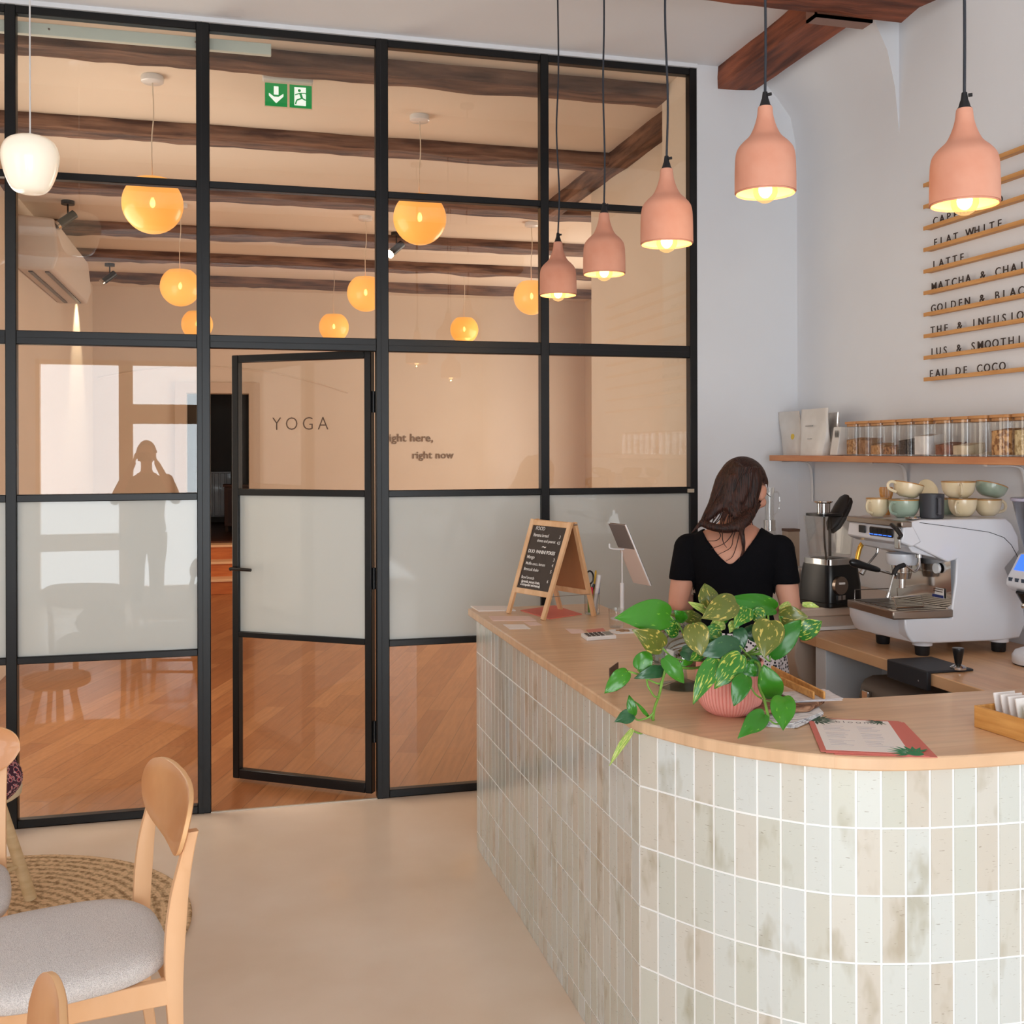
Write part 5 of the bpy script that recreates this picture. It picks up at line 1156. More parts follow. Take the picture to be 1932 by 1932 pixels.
def leaf_mat(nm, a, b, yel, amt):
    m = bpy.data.materials.new(nm); m.use_nodes = True; nt = m.node_tree; N = nt.nodes; L = nt.links; bs = N['Principled BSDF']
    tc = N.new('ShaderNodeTexCoord'); g = N.new('ShaderNodeNewGeometry')
    uv = N.new('ShaderNodeUVMap'); mp = N.new('ShaderNodeMapping'); mp.inputs['Scale'].default_value = (5, 14, 1); mp.inputs['Rotation'].default_value = (0, 0, R(35)); L.new(uv.outputs[0], mp.inputs[0])
    ad = N.new('ShaderNodeVectorMath'); ad.operation = 'ADD'; sc_ = N.new('ShaderNodeVectorMath'); sc_.operation = 'SCALE'; sc_.inputs[3].default_value = 40
    cb = N.new('ShaderNodeCombineXYZ'); L.new(g.outputs['Random Per Island'], cb.inputs[0]); L.new(cb.outputs[0], sc_.inputs[0]); L.new(mp.outputs[0], ad.inputs[0]); L.new(sc_.outputs[0], ad.inputs[1])
    nz = N.new('ShaderNodeTexNoise'); nz.inputs['Scale'].default_value = 1; nz.inputs['Detail'].default_value = 3; L.new(ad.outputs[0], nz.inputs[0])
    r = N.new('ShaderNodeValToRGB'); r.color_ramp.elements[0].position = amt; r.color_ramp.elements[0].color = (0, 0, 0, 1); r.color_ramp.elements[1].position = amt+.05; r.color_ramp.elements[1].color = (1, 1, 1, 1); L.new(nz.outputs['Fac'], r.inputs[0])
    bm_ = N.new('ShaderNodeMix'); bm_.data_type = 'RGBA'; bm_.inputs[6].default_value = lin(a); bm_.inputs[7].default_value = lin(b); L.new(g.outputs['Random Per Island'], bm_.inputs[0])
    mx = N.new('ShaderNodeMix'); mx.data_type = 'RGBA'; L.new(r.outputs[0], mx.inputs[0]); L.new(bm_.outputs[2], mx.inputs[6]); mx.inputs[7].default_value = lin(yel)
    L.new(mx.outputs[2], bs.inputs['Base Color']); bs.inputs['Roughness'].default_value = .3; bs.inputs['Coat Weight'].default_value = .25; bs.inputs['Coat Roughness'].default_value = .2
    # thin leaf lets some light through
    tr = N.new('ShaderNodeBsdfTranslucent'); L.new(mx.outputs[2], tr.inputs[0]); ms = N.new('ShaderNodeMixShader'); ms.inputs[0].default_value = .25
    L.new(bs.outputs[0], ms.inputs[1]); L.new(tr.outputs[0], ms.inputs[2]); L.new(ms.outputs[0], N['Material Output'].inputs[0])
    return m
LM = [leaf_mat('leaf_green', (36, 116, 18), (72, 150, 32), (130, 190, 60), .66), leaf_mat('leaf_variegated', (44, 116, 40), (64, 138, 44), (196, 206, 90), .55),
      leaf_mat('leaf_olive', (92, 108, 36), (120, 126, 54), (206, 186, 96), .58), leaf_mat('leaf_dark', (34, 84, 50), (52, 104, 62), (120, 160, 80), .68), leaf_mat('leaf_pale', (150, 186, 84), (170, 196, 96), (214, 220, 130), .5)]
def Z(x, y): return 1120+x/4.2, 1080+y/4.2
# (base x,y, tip x,y, width, depth base, depth tip, material, fold, roll)
LV = [(605, 345, 180, 355, 225, 2.46, 2.40, 0, .10, 0), (540, 595, 318, 455, 170, 2.42, 2.38, 2, .25, 0), (668, 465, 548, 420, 135, 2.47, 2.45, 1, .1, 0), (850, 375, 615, 328, 100, 2.52, 2.50, 2, .1, 0),
      (905, 320, 752, 232, 60, 2.50, 2.48, 4, .1, 0), (930, 285, 878, 85, 150, 2.48, 2.50, 2, .3, 0), (1130, 235, 862, 360, 190, 2.44, 2.40, 2, .35, 0), (1435, 290, 1058, 200, 150, 2.50, 2.46, 0, .2, 0),
      (1470, 305, 1570, 240, 62, 2.52, 2.54, 4, .1, 0), (1655, 250, 1788, 272, 45, 2.52, 2.50, 4, .1, 0), (1470, 345, 1700, 350, 140, 2.50, 2.46, 2, .15, 0), (1625, 500, 1812, 385, 150, 2.48, 2.46, 1, .15, 0),
      (1400, 660, 1648, 372, 175, 2.42, 2.40, 0, .15, 0), (1400, 385, 1352, 672, 230, 2.40, 2.36, 2, .12, 0), (1215, 290, 1120, 430, 150, 2.46, 2.42, 1, .15, 0), (1275, 290, 1345, 410, 120, 2.46, 2.44, 1, .15, 0),
      (1155, 582, 830, 640, 165, 2.40, 2.38, 3, .12, 0), (1010, 460, 828, 510, 110, 2.44, 2.42, 1, .15, 0), (790, 405, 856, 664, 185, 2.40, 2.36, 2, .2, 0), (700, 620, 862, 690, 105, 2.46, 2.42, 3, .15, 0),
      (965, 690, 790, 1035, 140, 2.38, 2.35, 1, .2, 0), (1165, 655, 962, 908, 175, 2.37, 2.34, 1, .15, 0), (1330, 745, 1170, 800, 130, 2.38, 2.36, 0, .15, 0), (1205, 815, 1110, 1058, 135, 2.33, 2.31, 0, .3, 0),
      (1435, 990, 1345, 728, 170, 2.33, 2.32, 0, .2, 0), (1500, 985, 1502, 1248, 168, 2.26, 2.21, 0, .1, 0), (1350, 1130, 1152, 1302, 135, 2.24, 2.19, 0, .1, 0), (350, 772, 456, 618, 135, 2.44, 2.44, 0, .15, 0),
      (565, 775, 330, 832, 95, 2.44, 2.42, 3, .2, 0), (560, 675, 718, 878, 120, 2.40, 2.38, 0, .2, 0), (272, 782, 85, 958, 120, 2.44, 2.43, 0, .15, 0), (315, 1135, 280, 968, 72, 2.46, 2.46, 0, .2, 0),
      (310, 1128, 168, 1182, 100, 2.46, 2.45, 3, .2, 0), (432, 1142, 325, 1018, 28, 2.46, 2.46, 0, .2, 0), (305, 1250, 125, 1525, 52, 2.46, 2.44, 4, .3, 1), (1110, 790, 1030, 888, 80, 2.36, 2.35, 1, .2, 0),
      (1040, 395, 915, 440, 105, 2.47, 2.45, 4, .15, 0), (1145, 445, 1195, 605, 105, 2.43, 2.41, 3, .15, 0), (1125, 400, 1075, 480, 80, 2.45, 2.44, 4, .15, 0), (1290, 700, 1180, 725, 90, 2.42, 2.40, 3, .1, 0),
      (1050, 560, 940, 660, 90, 2.44, 2.42, 1, .1, 0), (780, 700, 660, 750, 50, 2.45, 2.44, 0, .1, 0), (1230, 420, 1290, 560, 110, 2.46, 2.44, 3, .1, 0),
      (980, 380, 1075, 300, 120, 2.49, 2.47, 0, .15, 0), (900, 480, 1010, 560, 120, 2.45, 2.42, 1, .15, 0), (720, 380, 640, 300, 90, 2.50, 2.49, 0, .12, 0), (1180, 300, 1280, 210, 130, 2.53, 2.52, 3, .15, 0),
      (1080, 620, 1040, 760, 110, 2.40, 2.38, 0, .15, 0), (1500, 420, 1560, 330, 100, 2.50, 2.48, 1, .15, 0), (880, 620, 760, 700, 90, 2.43, 2.41, 1, .12, 0), (1260, 820, 1220, 700, 90, 2.36, 2.37, 0, .15, 0), (1090, 860, 1160, 760, 70, 2.36, 2.36, 3, .1, 0)]
groups_ = [[] for _ in LM]
prof_ = [(0, 0), (.04, .42), (.12, .78), (.25, .98), (.4, 1.0), (.55, .9), (.7, .70), (.82, .47), (.92, .22), (1, 0.01)]
fol = [MB() for _ in LM]; uvs = [[] for _ in LM]
for li, (bx_, by_, tx_, ty_, wd_, yb_, yt_, mi, fold, _c) in enumerate(LV):
    B_ = U(*Z(bx_, by_), Y=yb_); T_ = U(*Z(tx_, ty_), Y=yt_); ax = T_-B_; L_ = ax.length; t = ax.normalized()
    wm_ = wd_*1.12/4.2/FPX*2.68; view = (B_-Vector((0, 0, CAM_H))).normalized(); side_ = t.cross(view).normalized(); nn = side_.cross(t).normalized()
    if nn.dot(view) > 0: nn = -nn
    nn2 = (nn+Vector((0, 0, .25))).normalized()
    rw_ = []; n_a = 9; vs = []; uv_ = []
    for (s_, w_) in prof_:
        bow = math.sin(PI*s_)*L_*.10-(s_**3)*L_*.06
        back = -.10*L_*(1-s_/.12) if s_ < .12 else 0
        for k in range(n_a):
            q_ = (k/(n_a-1))*2-1
            wav = .004*math.sin(s_*9+li)*abs(q_)
            lobe = (-.09*L_*abs(q_)**1.2 if s_ < .05 else -.05*L_*abs(q_) if s_ < .15 else 0) if w_ > 0 else 0
            p_ = B_+t*(L_*s_+lobe)+side_*(q_*w_*wm_/2)+nn2*(bow-fold*abs(q_)*w_*wm_*.35*(-1 if li % 3 else .6)+wav+.0025*math.sin(abs(q_)*14+s_*16)*w_)
            vs.append(p_); uv_.append((s_, q_*.35))
    fs = []
    for i in range(len(prof_)-1):
        for k in range(n_a-1): fs.append((i*n_a+k, i*n_a+k+1, (i+1)*n_a+k+1, (i+1)*n_a+k))
    fol[mi].add(vs, fs); uvs[mi] += uv_
me = bpy.data.meshes.new('foliage'); V_ = []; F_ = []; MI = []; UVv = []
for i, mb in enumerate(fol):
    n = len(V_); V_ += [tuple(v-plant.location) for v in mb.v]; F_ += [tuple(a+n for a in f) for f in mb.f]; MI += [i]*len(mb.f); UVv += uvs[i]
me.from_pydata(V_, [], F_); 
for m_ in LM: me.materials.append(m_)
ul = me.uv_layers.new(name='UVMap')
for p_ in me.polygons:
    p_.material_index = MI[p_.index]
    for l_ in p_.loop_indices: ul.data[l_].uv = UVv[me.loops[l_].vertex_index]
me.shade_smooth(); fo = bpy.data.objects.new('foliage', me); COL.objects.link(fo); fo.parent = plant
so_ = fo.modifiers.new('solid', 'SOLIDIFY'); so_.thickness = .0007; sb = fo.modifiers.new('sub', 'SUBSURF'); sb.levels = 1; sb.render_levels = 1
# stems
stm = MB()
P0 = Vector((PX, PY, TT+.13))
def vine(pts, r=.0022): stm.tube(cr([Vector(p) for p in pts], 5), r, 7)
zv = lambda x, y, Y: U(*Z(x, y), Y=Y)
vine([P0, zv(760, 560, 2.47), zv(690, 440, 2.46), zv(605, 348, 2.46)])
vine([P0, zv(800, 700, 2.46), zv(640, 680, 2.43), zv(540, 595, 2.42)])
vine([P0, zv(860, 560, 2.47), zv(800, 450, 2.43), zv(790, 405, 2.40)])
vine([P0, zv(1000, 500, 2.47), zv(940, 360, 2.48), zv(930, 285, 2.48)])
vine([P0, zv(1280, 600, 2.45), zv(1380, 420, 2.46), zv(1370, 280, 2.50)], .0026)
vine([P0, zv(1420, 560, 2.46), zv(1480, 420, 2.48), zv(1470, 345, 2.50)])
vine([P0, zv(1440, 620, 2.46), zv(1560, 560, 2.47), zv(1625, 500, 2.48)])
vine([P0, zv(1300, 640, 2.43), zv(1385, 700, 2.42), zv(1400, 660, 2.42)])
vine([P0, zv(1250, 700, 2.42), zv(1190, 620, 2.40), zv(1155, 582, 2.40)])
vine([P0, zv(1300, 640, 2.44), zv(1420, 480, 2.42), zv(1400, 385, 2.40)])
vine([P0, zv(1300, 720, 2.36), zv(1310, 900, 2.33), zv(1350, 1000, 2.29), zv(1385, 1150, 2.25)], .0034)
vine([zv(1385, 1150, 2.25), zv(1375, 1140, 2.24), zv(1350, 1130, 2.24)], .002)
vine([zv(1385, 1165, 2.25), zv(1440, 1200, 2.25), zv(1480, 1185, 2.255), zv(1500, 1100, 2.26), zv(1500, 985, 2.26)], .002)
vine([zv(1330, 1000, 2.30), zv(1270, 950, 2.32), zv(1205, 815, 2.33)])
vine([zv(1340, 1010, 2.30), zv(1400, 1020, 2.32), zv(1435, 990, 2.33)])
vine([P0, zv(780, 760, 2.44), zv(600, 740, 2.42), zv(550, 840, 2.42), zv(520, 970, 2.43), zv(480, 1090, 2.445), zv(465, 1245, 2.46)], .0034)
vine([zv(545, 850, 2.42), zv(520, 880, 2.43), zv(480, 870, 2.43), zv(405, 830, 2.44), zv(350, 772, 2.44)])
vine([zv(520, 985, 2.43), zv(480, 980, 2.43), zv(430, 900, 2.43), zv(405, 830, 2.44), zv(272, 782, 2.44)], .0024)
vine([zv(475, 1110, 2.445), zv(430, 1150, 2.45), zv(350, 1170, 2.46), zv(315, 1135, 2.46)])
vine([zv(490, 1215, 2.455), zv(480, 1170, 2.455), zv(432, 1142, 2.46)])
vine([zv(465, 1245, 2.46), zv(420, 1270, 2.46), zv(360, 1275, 2.46), zv(305, 1250, 2.46)])
vine([zv(465, 1245, 2.46), zv(485, 1275, 2.46)], .004)
stm.build('stem', mat('stem_green', (120, 170, 70), .5, var=(96, 130, 50), scale=30), plant, world=True)

# ------------------------------------------------------------------ woven rug, stool, chairs
rug = thing('jute_rug', 'round braided jute rug on the concrete floor under the stool', 'rug', (-.885, 3.90, 0))
m = bpy.data.materials.new('jute'); m.use_nodes = True; nt = m.node_tree; N = nt.nodes; L = nt.links; b = N['Principled BSDF']
tc = N.new('ShaderNodeTexCoord'); wv = N.new('ShaderNodeTexWave'); wv.wave_type = 'RINGS'; wv.rings_direction = 'SPHERICAL'; wv.inputs['Scale'].default_value = 8; wv.inputs['Distortion'].default_value = 1.5; wv.inputs['Detail'].default_value = 3; wv.inputs['Detail Scale'].default_value = 6
L.new(tc.outputs['Object'], wv.inputs[0]); nz = N.new('ShaderNodeTexNoise'); nz.inputs['Scale'].default_value = 60; nz.inputs['Detail'].default_value = 5; L.new(tc.outputs['Object'], nz.inputs[0])
rp = N.new('ShaderNodeValToRGB'); rp.color_ramp.elements[0].position = .3; rp.color_ramp.elements[0].color = lin((150, 116, 78)); rp.color_ramp.elements[1].position = .6; rp.color_ramp.elements[1].color = lin((226, 190, 148))
ma = N.new('ShaderNodeMath'); ma.operation = 'MULTIPLY_ADD'; ma.inputs[1].default_value = .25; L.new(wv.outputs['Fac'], ma.inputs[0]); L.new(nz.outputs['Fac'], ma.inputs[2])
sb_ = N.new('ShaderNodeMath'); sb_.operation = 'SUBTRACT'; sb_.inputs[1].default_value = .12; L.new(ma.outputs[0], sb_.inputs[0]); L.new(sb_.outputs[0], rp.inputs[0]); L.new(rp.outputs[0], b.inputs['Base Color']); b.inputs['Roughness'].default_value = .95
bp = N.new('ShaderNodeBump'); bp.inputs['Strength'].default_value = .5; bp.inputs['Distance'].default_value = .006; L.new(ma.outputs[0], bp.inputs['Height']); L.new(bp.outputs[0], b.inputs['Normal'])
prf = [(.001, .010)]
k = 0
while k < 74:
    r0 = .01*k; prf += [(r0+.0035, .0128), (r0+.0065, .0128), (r0+.010, .0112)]; k += 1
prf += [(.742, .006), (.738, .0)]
MB().lathe(prf, n=96).build('braid', m, rug, ang=60)

stl = thing('milking_stool', 'pale rustic wooden stool with splayed legs at the left edge, on the jute rug', 'stool', (-.885, 4.08, .0145))
sm_ = mat('pale_ash', (226, 202, 162), .6, var=(206, 178, 134), scale=8, stretch=(1, 1, 4))
MB().lathe([(.001, .40), (.15, .40), (.162, .408), (.165, .43), (.158, .45), (.13, .452), (.001, .445)], n=36).build('seat', mat('seat_wood', (222, 206, 176), .6, var=(208, 190, 158), scale=6), stl)
for k in range(3):
    a_ = R(28+120*k) if True else 0
    d_ = Vector((math.cos(a_), math.sin(a_), 0)); MB().tube([d_*.085+Vector((0, 0, .41)), d_*.20+Vector((0, 0, .0))], [.017, .022], 14).build('leg', sm_, stl)
    d2 = Vector((math.cos(a_+R(120)), math.sin(a_+R(120)), 0))
    MB().tube([d_*.165+Vector((0, 0, .13)), d2*.165+Vector((0, 0, .13))], .009, 8).build('stretcher', sm_, stl)

M['beech'] = mat('beech_wood', (232, 188, 146), .42, var=(222, 172, 126), scale=5, stretch=(1, 1, .35), detail=6)
M['veneer'] = mat('veneer_back', (214, 156, 104), .36, var=(200, 136, 84), scale=4, stretch=(1, 3, 1), coat=.15)
M['ply_edge'] = mat('ply_edge', (232, 184, 132), .5)
fab = mat('oatmeal_fabric', (232, 226, 222), .95, var=(206, 199, 196), scale=420, bump=.6, detail=2, lo=.40, hi=.56, sheen=.3)
def make_chair(label):
    t = thing('dining_chair', label, 'chair', (0, 0, 0), 0, 'beech dining chairs')
    # facing +y, seat centre at origin
    ST_ = MB(); rgs = []
    out = []
    for k in range(40):
        a_ = 2*PI*k/40; c_, s_ = math.cos(a_), math.sin(a_); e = .62
        x = math.copysign(abs(c_)**e, c_)*.232*(1+.06*s_); y = math.copysign(abs(s_)**e, s_)*.226
        out.append((x, y))
    for z, kk in ((.432, .95), (.438, .985), (.455, 1.0), (.468, .985), (.478, .93), (.484, .8), (.487, .55), (.488, .2)):
        rgs.append([Vector((x*kk, y*kk, z+(.004*(1-kk) if kk < .9 else 0))) for x, y in out])
    ST_.loft(rgs).build('seat', fab, t, ang=80)
    for sx in (-1, 1):
        # rear leg and back post in one bent piece
        pts = cr([(sx*.212, -.255, .0), (sx*.210, -.222, .22), (sx*.206, -.212, .44), (sx*.206, -.222, .60), (sx*.208, -.240, .70), (sx*.209, -.253, .757)], 5)
        ring_ = []
        for i, p in enumerate(pts):
            tt = i/(len(pts)-1); d = .0125+.009*math.exp(-((tt-.5)/.22)**2); wv_ = .012
            ring_.append([Vector((p.x+sx*a*wv_, p.y+b_*d, p.z)) for a, b_ in ((-1, -.8), (-.8, -1), (.8, -1), (1, -.8), (1, .8), (.8, 1), (-.8, 1), (-1, .8))])
        MB().loft(ring_).build('rear_leg', M['beech'], t)
        MB().tube([(sx*.185, .165, .43), (sx*.205, .195, .0)], [.019, .013], 14).build('front_leg', M['beech'], t)
        fr_ = MB().add([(sx*.196, -.215, .375), (sx*.218, -.215, .375), (sx*.205, .18, .385), (sx*.180, .18, .385), (sx*.196, -.215, .432), (sx*.218, -.215, .432), (sx*.205, .18, .432), (sx*.180, .18, .432)], [(0, 3, 2, 1), (4, 5, 6, 7), (0, 1, 5, 4), (1, 2, 6, 5), (2, 3, 7, 6), (3, 0, 4, 7)])
        fr_.build('side_rail', M['beech'], t, bevel=.003)
        MB().tube([(sx*.197, -.218, .22), (sx*.19, .175, .22)], .009, 10).build('stretcher', M['beech'], t)
    bx((-.2, -.225, .38), (.2, -.205, .432)).build('rear_rail', M['beech'], t, bevel=.003)
    bx((-.185, .16, .385), (.185, .18, .432)).build('front_rail', M['beech'], t, bevel=.003)
    # curved plywood backrest, widest at the top third
    outl = []
    for k in range(48):
        a_ = 2*PI*k/48; c_, s_ = math.cos(a_), math.sin(a_)
        x = math.copysign(abs(c_)**.58, c_)*.252; z = math.copysign(abs(s_)**.66, s_)*.078
        if z < 0: x *= 1-.17*(-z/.078)
        z += 0
        outl.append((x, z))
    def surf(x, z, off): return Vector((x, -.224-.032*(1-(x/.258)**2)-(z*.25)+off, .757+z))
    for nm, o0, o1, mt_ in (('backrest', .007, -.007, M['veneer']),):
        bm_ = MB(); n = len(outl); rings_ = []
        for off, kset in ((o0, (0.02, .35, .7, .97, 1.0)),):
            for kk in kset: rings_.append([surf(x*kk, z*kk, off-(.0015 if kk == 1 else 0)) for x, z in outl])
        for kk in (1.0, .97, .7, .35, .02): rings_.append([surf(x*kk, z*kk, o1+(.0015 if kk == 1 else 0)) for x, z in outl])
        bm_.loft(rings_); bm_.build(nm, mt_, t, ang=50)
        ed = MB(); ed.loft([[surf(x*k_, z*k_, o) for x, z in outl] for o, k_ in ((.0052, .999), (.0045, 1.006), (-.0045, 1.006), (-.0052, .999))]); 
        ed.f = ed.f[:-2]; ed.build('plywood_edge', M['ply_edge'], t)
    return t
c1 = make_chair('beech dining chair with pale grey fabric seat, in full view at the lower left')
ddx, ddy = (-.136+.244), (2.528-2.959)
ac_ = math.atan2(ddy, ddx); fwd = Vector((-.970, -.243, 0))
c1.rotation_euler.z = math.atan2(fwd.y, fwd.x)-PI/2
mid = Vector((-.19, 2.744, 0)); c1.location = mid+fwd*.205
c2 = copy_tree(c1); c2['label'] = 'beech dining chair at the left edge behind the first, with a patterned cushion on it'
c2.rotation_euler.z = R(190); c2.location = (-.80, 3.05, .0145)
c3 = copy_tree(c1); c3['label'] = 'beech dining chair of which only the tip of the backrest shows at the bottom left'
c3.rotation_euler.z = R(97); c3.location = (-.500, 1.545, 0)
cu_ = MB(); pc_ = U(-52, 1478, Y=3.46)
mt_ = Matrix.Translation(pc_) @ Matrix.Rotation(R(-32), 4, 'Y') @ Matrix.Rotation(R(8), 4, 'Z')
cu_.ball((0, 0, 0), (.16, .05, .12), 24, 14)
for i, v_ in enumerate(cu_.v):
    v_.x = math.copysign(abs(v_.x/.16)**.6, v_.x)*.13; v_.z = math.copysign(abs(v_.z/.12)**.6, v_.z)*.10
cu_.v = [mt_ @ v_ for v_ in cu_.v]
pm = bpy.data.materials.new('patterned_cloth'); pm.use_nodes = True; nt = pm.node_tree; N = nt.nodes; L = nt.links; b = N['Principled BSDF']; b.inputs['Roughness'].default_value = .9
tc = N.new('ShaderNodeTexCoord'); vo = N.new('ShaderNodeTexVoronoi'); vo.inputs['Scale'].default_value = 75; vo.feature = 'F2'; L.new(tc.outputs['Object'], vo.inputs[0])
rp = N.new('ShaderNodeValToRGB'); rp.color_ramp.interpolation = 'CONSTANT'; e = rp.color_ramp.elements; e[0].color = lin((34, 26, 44)); e[1].position = .5; e[1].color = lin((150, 50, 60)); x_ = e.new(.62); x_.color = lin((196, 150, 150)); x_ = e.new(.7); x_.color = lin((60, 24, 40))
L.new(vo.outputs['Distance'], rp.inputs[0]); L.new(rp.outputs[0], b.inputs['Base Color'])
tag(cu_.build('patterned_cushion', pm), 'dark red and navy patterned cushion behind the left chair backrest', 'cushion')

# ------------------------------------------------------------------ people
def vox(mb, size, name, smooth_it=3):
    me = mb.mesh(name); o = bpy.data.objects.new(name, me); COL.objects.link(o)
    r = o.modifiers.new('r', 'REMESH'); r.mode = 'VOXEL'; r.voxel_size = size
    if smooth_it: s_ = o.modifiers.new('s', 'SMOOTH'); s_.factor = .5; s_.iterations = smooth_it
    dg = bpy.context.evaluated_depsgraph_get(); out = bpy.data.meshes.new_from_object(o.evaluated_get(dg)); bpy.data.objects.remove(o); out.name = name
    out.shade_smooth(); return out
def ering(c, rx, ry, n=20, tilt=None, e=1.0):
    P = []
    for k in range(n):
        a = 2*PI*k/n; v = Vector((math.copysign(abs(math.cos(a))**e, math.cos(a))*rx, math.copysign(abs(math.sin(a))**e, math.sin(a))*ry, 0))
        if tilt: v = tilt @ v
        P.append(Vector(c)+v)
    return P
def hand(mb, wrist, d, palm_n, flip=1, curl=.5):
    """palm, four bent fingers of unequal length, thumb leaving the side of the palm"""
    d = d.normalized(); n_ = (palm_n-d*palm_n.dot(d)).normalized(); s_ = d.cross(n_)*flip
    mb.tube([wrist-d*.02, wrist+d*.01, wrist+d*.05, wrist+d*.085], [.022, .024, .036, .036], 12, .5, n_)
    for k, (off, L_) in enumerate(((-.028, .062), (-.0095, .072), (.0095, .068), (.027, .054))):
        p = wrist+d*.078+s_*off; q = p+d*L_*.45+n_*curl*.012; r = q+(d*math.cos(curl*1.2)+n_*math.sin(curl*1.2))*L_*.32; t = r+(d*math.cos(curl*2.2)+n_*math.sin(curl*2.2))*L_*.26
        mb.tube([p-d*.02, p, q, r, t], [.0095, .0095, .0088, .008, .006], 8)
    p = wrist+d*.025-s_*.026; mb.tube([p+s_*.008, p, p+(d*.7-s_*.7+n_*.3).normalized()*.036, p+(d*.85-s_*.45+n_*.45).normalized()*.062], [.012, .0125, .0105, .008], 8)
def garment(body, name, test, push, mt, parent, relax=6, thick=.003):
    bm = bmesh.new(); bm.from_mesh(body); bm.normal_update()
    kill = [f for f in bm.faces if not test(f.calc_center_median())]; bmesh.ops.delete(bm, geom=kill, context='FACES')
    nn = {v: v.normal.copy() for v in bm.verts}
    for v in bm.verts: v.co += nn[v]*push
    for _ in range(relax):
        bd = [v for v in bm.verts if v.is_boundary]; new = {}
        for v in bd:
            nb = [e.other_vert(v) for e in v.link_edges if e.is_boundary]
            if len(nb) == 2: new[v] = v.co*.4+(nb[0].co+nb[1].co)*.3
        for v, c in new.items(): v.co = c
    me = bpy.data.meshes.new(name); bm.to_mesh(me); bm.free(); me.materials.append(mt); me.shade_smooth()
    o = bpy.data.objects.new(name, me); COL.objects.link(o); o.parent = parent
    so = o.modifiers.new('solid', 'SOLIDIFY'); so.thickness = thick; so.offset = 1
    return o
def addme(name, me, mt, parent):
    me.materials.clear(); me.materials.append(mt); o = bpy.data.objects.new(name, me); COL.objects.link(o); o.parent = parent; return o

woman = thing('person', 'woman with long dark brown hair seen from behind in a black short-sleeved top, head bowed', 'person', (1.77, 3.60, 0), R(-26.2))
K = .0019
def W2(x, y, yy=0): u, v = 1240+x/6.04, 850+y/6.04; return Vector(((u-1385)*K, yy, CAM_H-(v-850)*.00194))
b = MB()
T = lambda deg: Matrix.Rotation(R(deg), 3, 'X')
tor = [(.0, .01, .74, .10, .09), (0, .0, .82, .168, .120), (0, -.005, .90, .172, .122), (0, .0, .98, .142, .102), (0, .0, 1.05, .126, .092), (0, -.005, 1.13, .136, .096), (0, -.012, 1.20, .152, .098), (0, -.012, 1.26, .165, .094), (0, -.002, 1.298, .150, .080), (.0, .008, 1.325, .105, .066), (.004, .022, 1.350, .060, .054), (.012, .04, 1.385, .050, .050), (.022, .06, 1.43, .050, .052)]
b.loft([ering((x, y, z), rx, ry, 24) for x, y, z, rx, ry in tor])
HR = Matrix.Translation((.034, .072, 1.470)) @ Matrix.Rotation(R(-38), 4, 'Z') @ Matrix.Rotation(R(-24), 4, 'X')
hd_ = MB(); hd_.ball((0, -.004, .02), (.074, .092, .092), 24, 18); hd_.ball((0, .022, -.038), (.058, .064, .070), 20, 14); hd_.ball((0, .06, -.085), (.024, .022, .02), 12, 8)
hd_.ball((0, .088, -.012), (.012, .018, .026), 10, 8); hd_.ball((0, .080, -.052), (.024, .010, .010), 10, 8)
for sx in (-1, 1):
    hd_.ball((sx*(.076 if sx < 0 else .088), .0, -.008), (.010 if sx < 0 else .016, .021, .033), 12, 8); hd_.ball((sx*.030, .078, .004), (.012, .01, .009), 10, 8); hd_.ball((sx*.045, .058, -.022), (.026, .024, .022), 10, 8)
b.add([HR @ v for v in hd_.v], hd_.f)
Ls, Le, Lw = Vector((-.160, -.005, 1.262)), Vector((-.201, -.03, 1.062)), Vector((-.11, .18, 1.03))
Rs, Re, Rw = Vector((.160, -.005, 1.262)), Vector((.200, -.02, 1.052)), Vector((.222, .20, 1.03))
for S0, E0, W0, fl in ((Ls, Le, Lw, 1), (Rs, Re, Rw, -1)):
    b.ball(tuple(S0+Vector((0, 0, -.004))), (.050, .050, .048), 16, 12)
    b.tube(cr([S0, S0.lerp(E0, .35), S0.lerp(E0, .75), E0], 3), [.048, .0475, .047, .046, .045, .043, .041, .0395, .038, .036], 16)
    b.ball(tuple(E0), .0365, 14, 10)
    b.tube([E0, E0.lerp(W0, .3), E0.lerp(W0, .7), W0], [.036, .036, .029, .0225], 16)
    dd = (W0-E0).normalized(); hand(b, W0, (dd+Vector((-.2*fl if fl > 0 else -.3, .2, -.15))).normalized(), Vector((0, 0, -1)), fl, .8)
for sx in (-1, 1):
    b.loft([ering((sx*.088, .0, z), r, r*1.05, 16) for z, r in ((.84, .085), (.7, .080), (.52, .055), (.46, .052), (.34, .053), (.15, .036), (.07, .034))])
    b.loft([ering((sx*.088, y, z), rx, rz, 14, T(90)) for y, z, rx, rz in ((-.06, .045, .026, .03), (-.02, .05, .033, .044), (.06, .035, .038, .030), (.13, .022, .036, .018), (.165, .016, .018, .010))])
bodym = vox(b, .0065, 'body', 4)
skin = addme('body', bodym, M['skin'], woman)
top_m = mat('black_top', (12, 12, 16), .9, spec=.12, bump=.15, scale=200)
def intop(c):
    x, y, z = c
    arm = abs(x) > .135 and z < 1.25
    if z < .965: return False
    if abs(x) > .150 and z < 1.146+(.0 if x < 0 else -.008): return False
    if y > .09 and z < 1.18: return False
    if z > 1.36: return False
    # back neckline
    zb = 1.209+.131*(abs(x+.012)/.112)**1.25 if abs(x+.006) < .118 else -1
    if y < .02 and zb > 0 and z > zb: return False
    if y >= .02 and z > 1.30 and abs(x) < .10: return False
    return True
garment(bodym, 'top', intop, .005, top_m, woman)
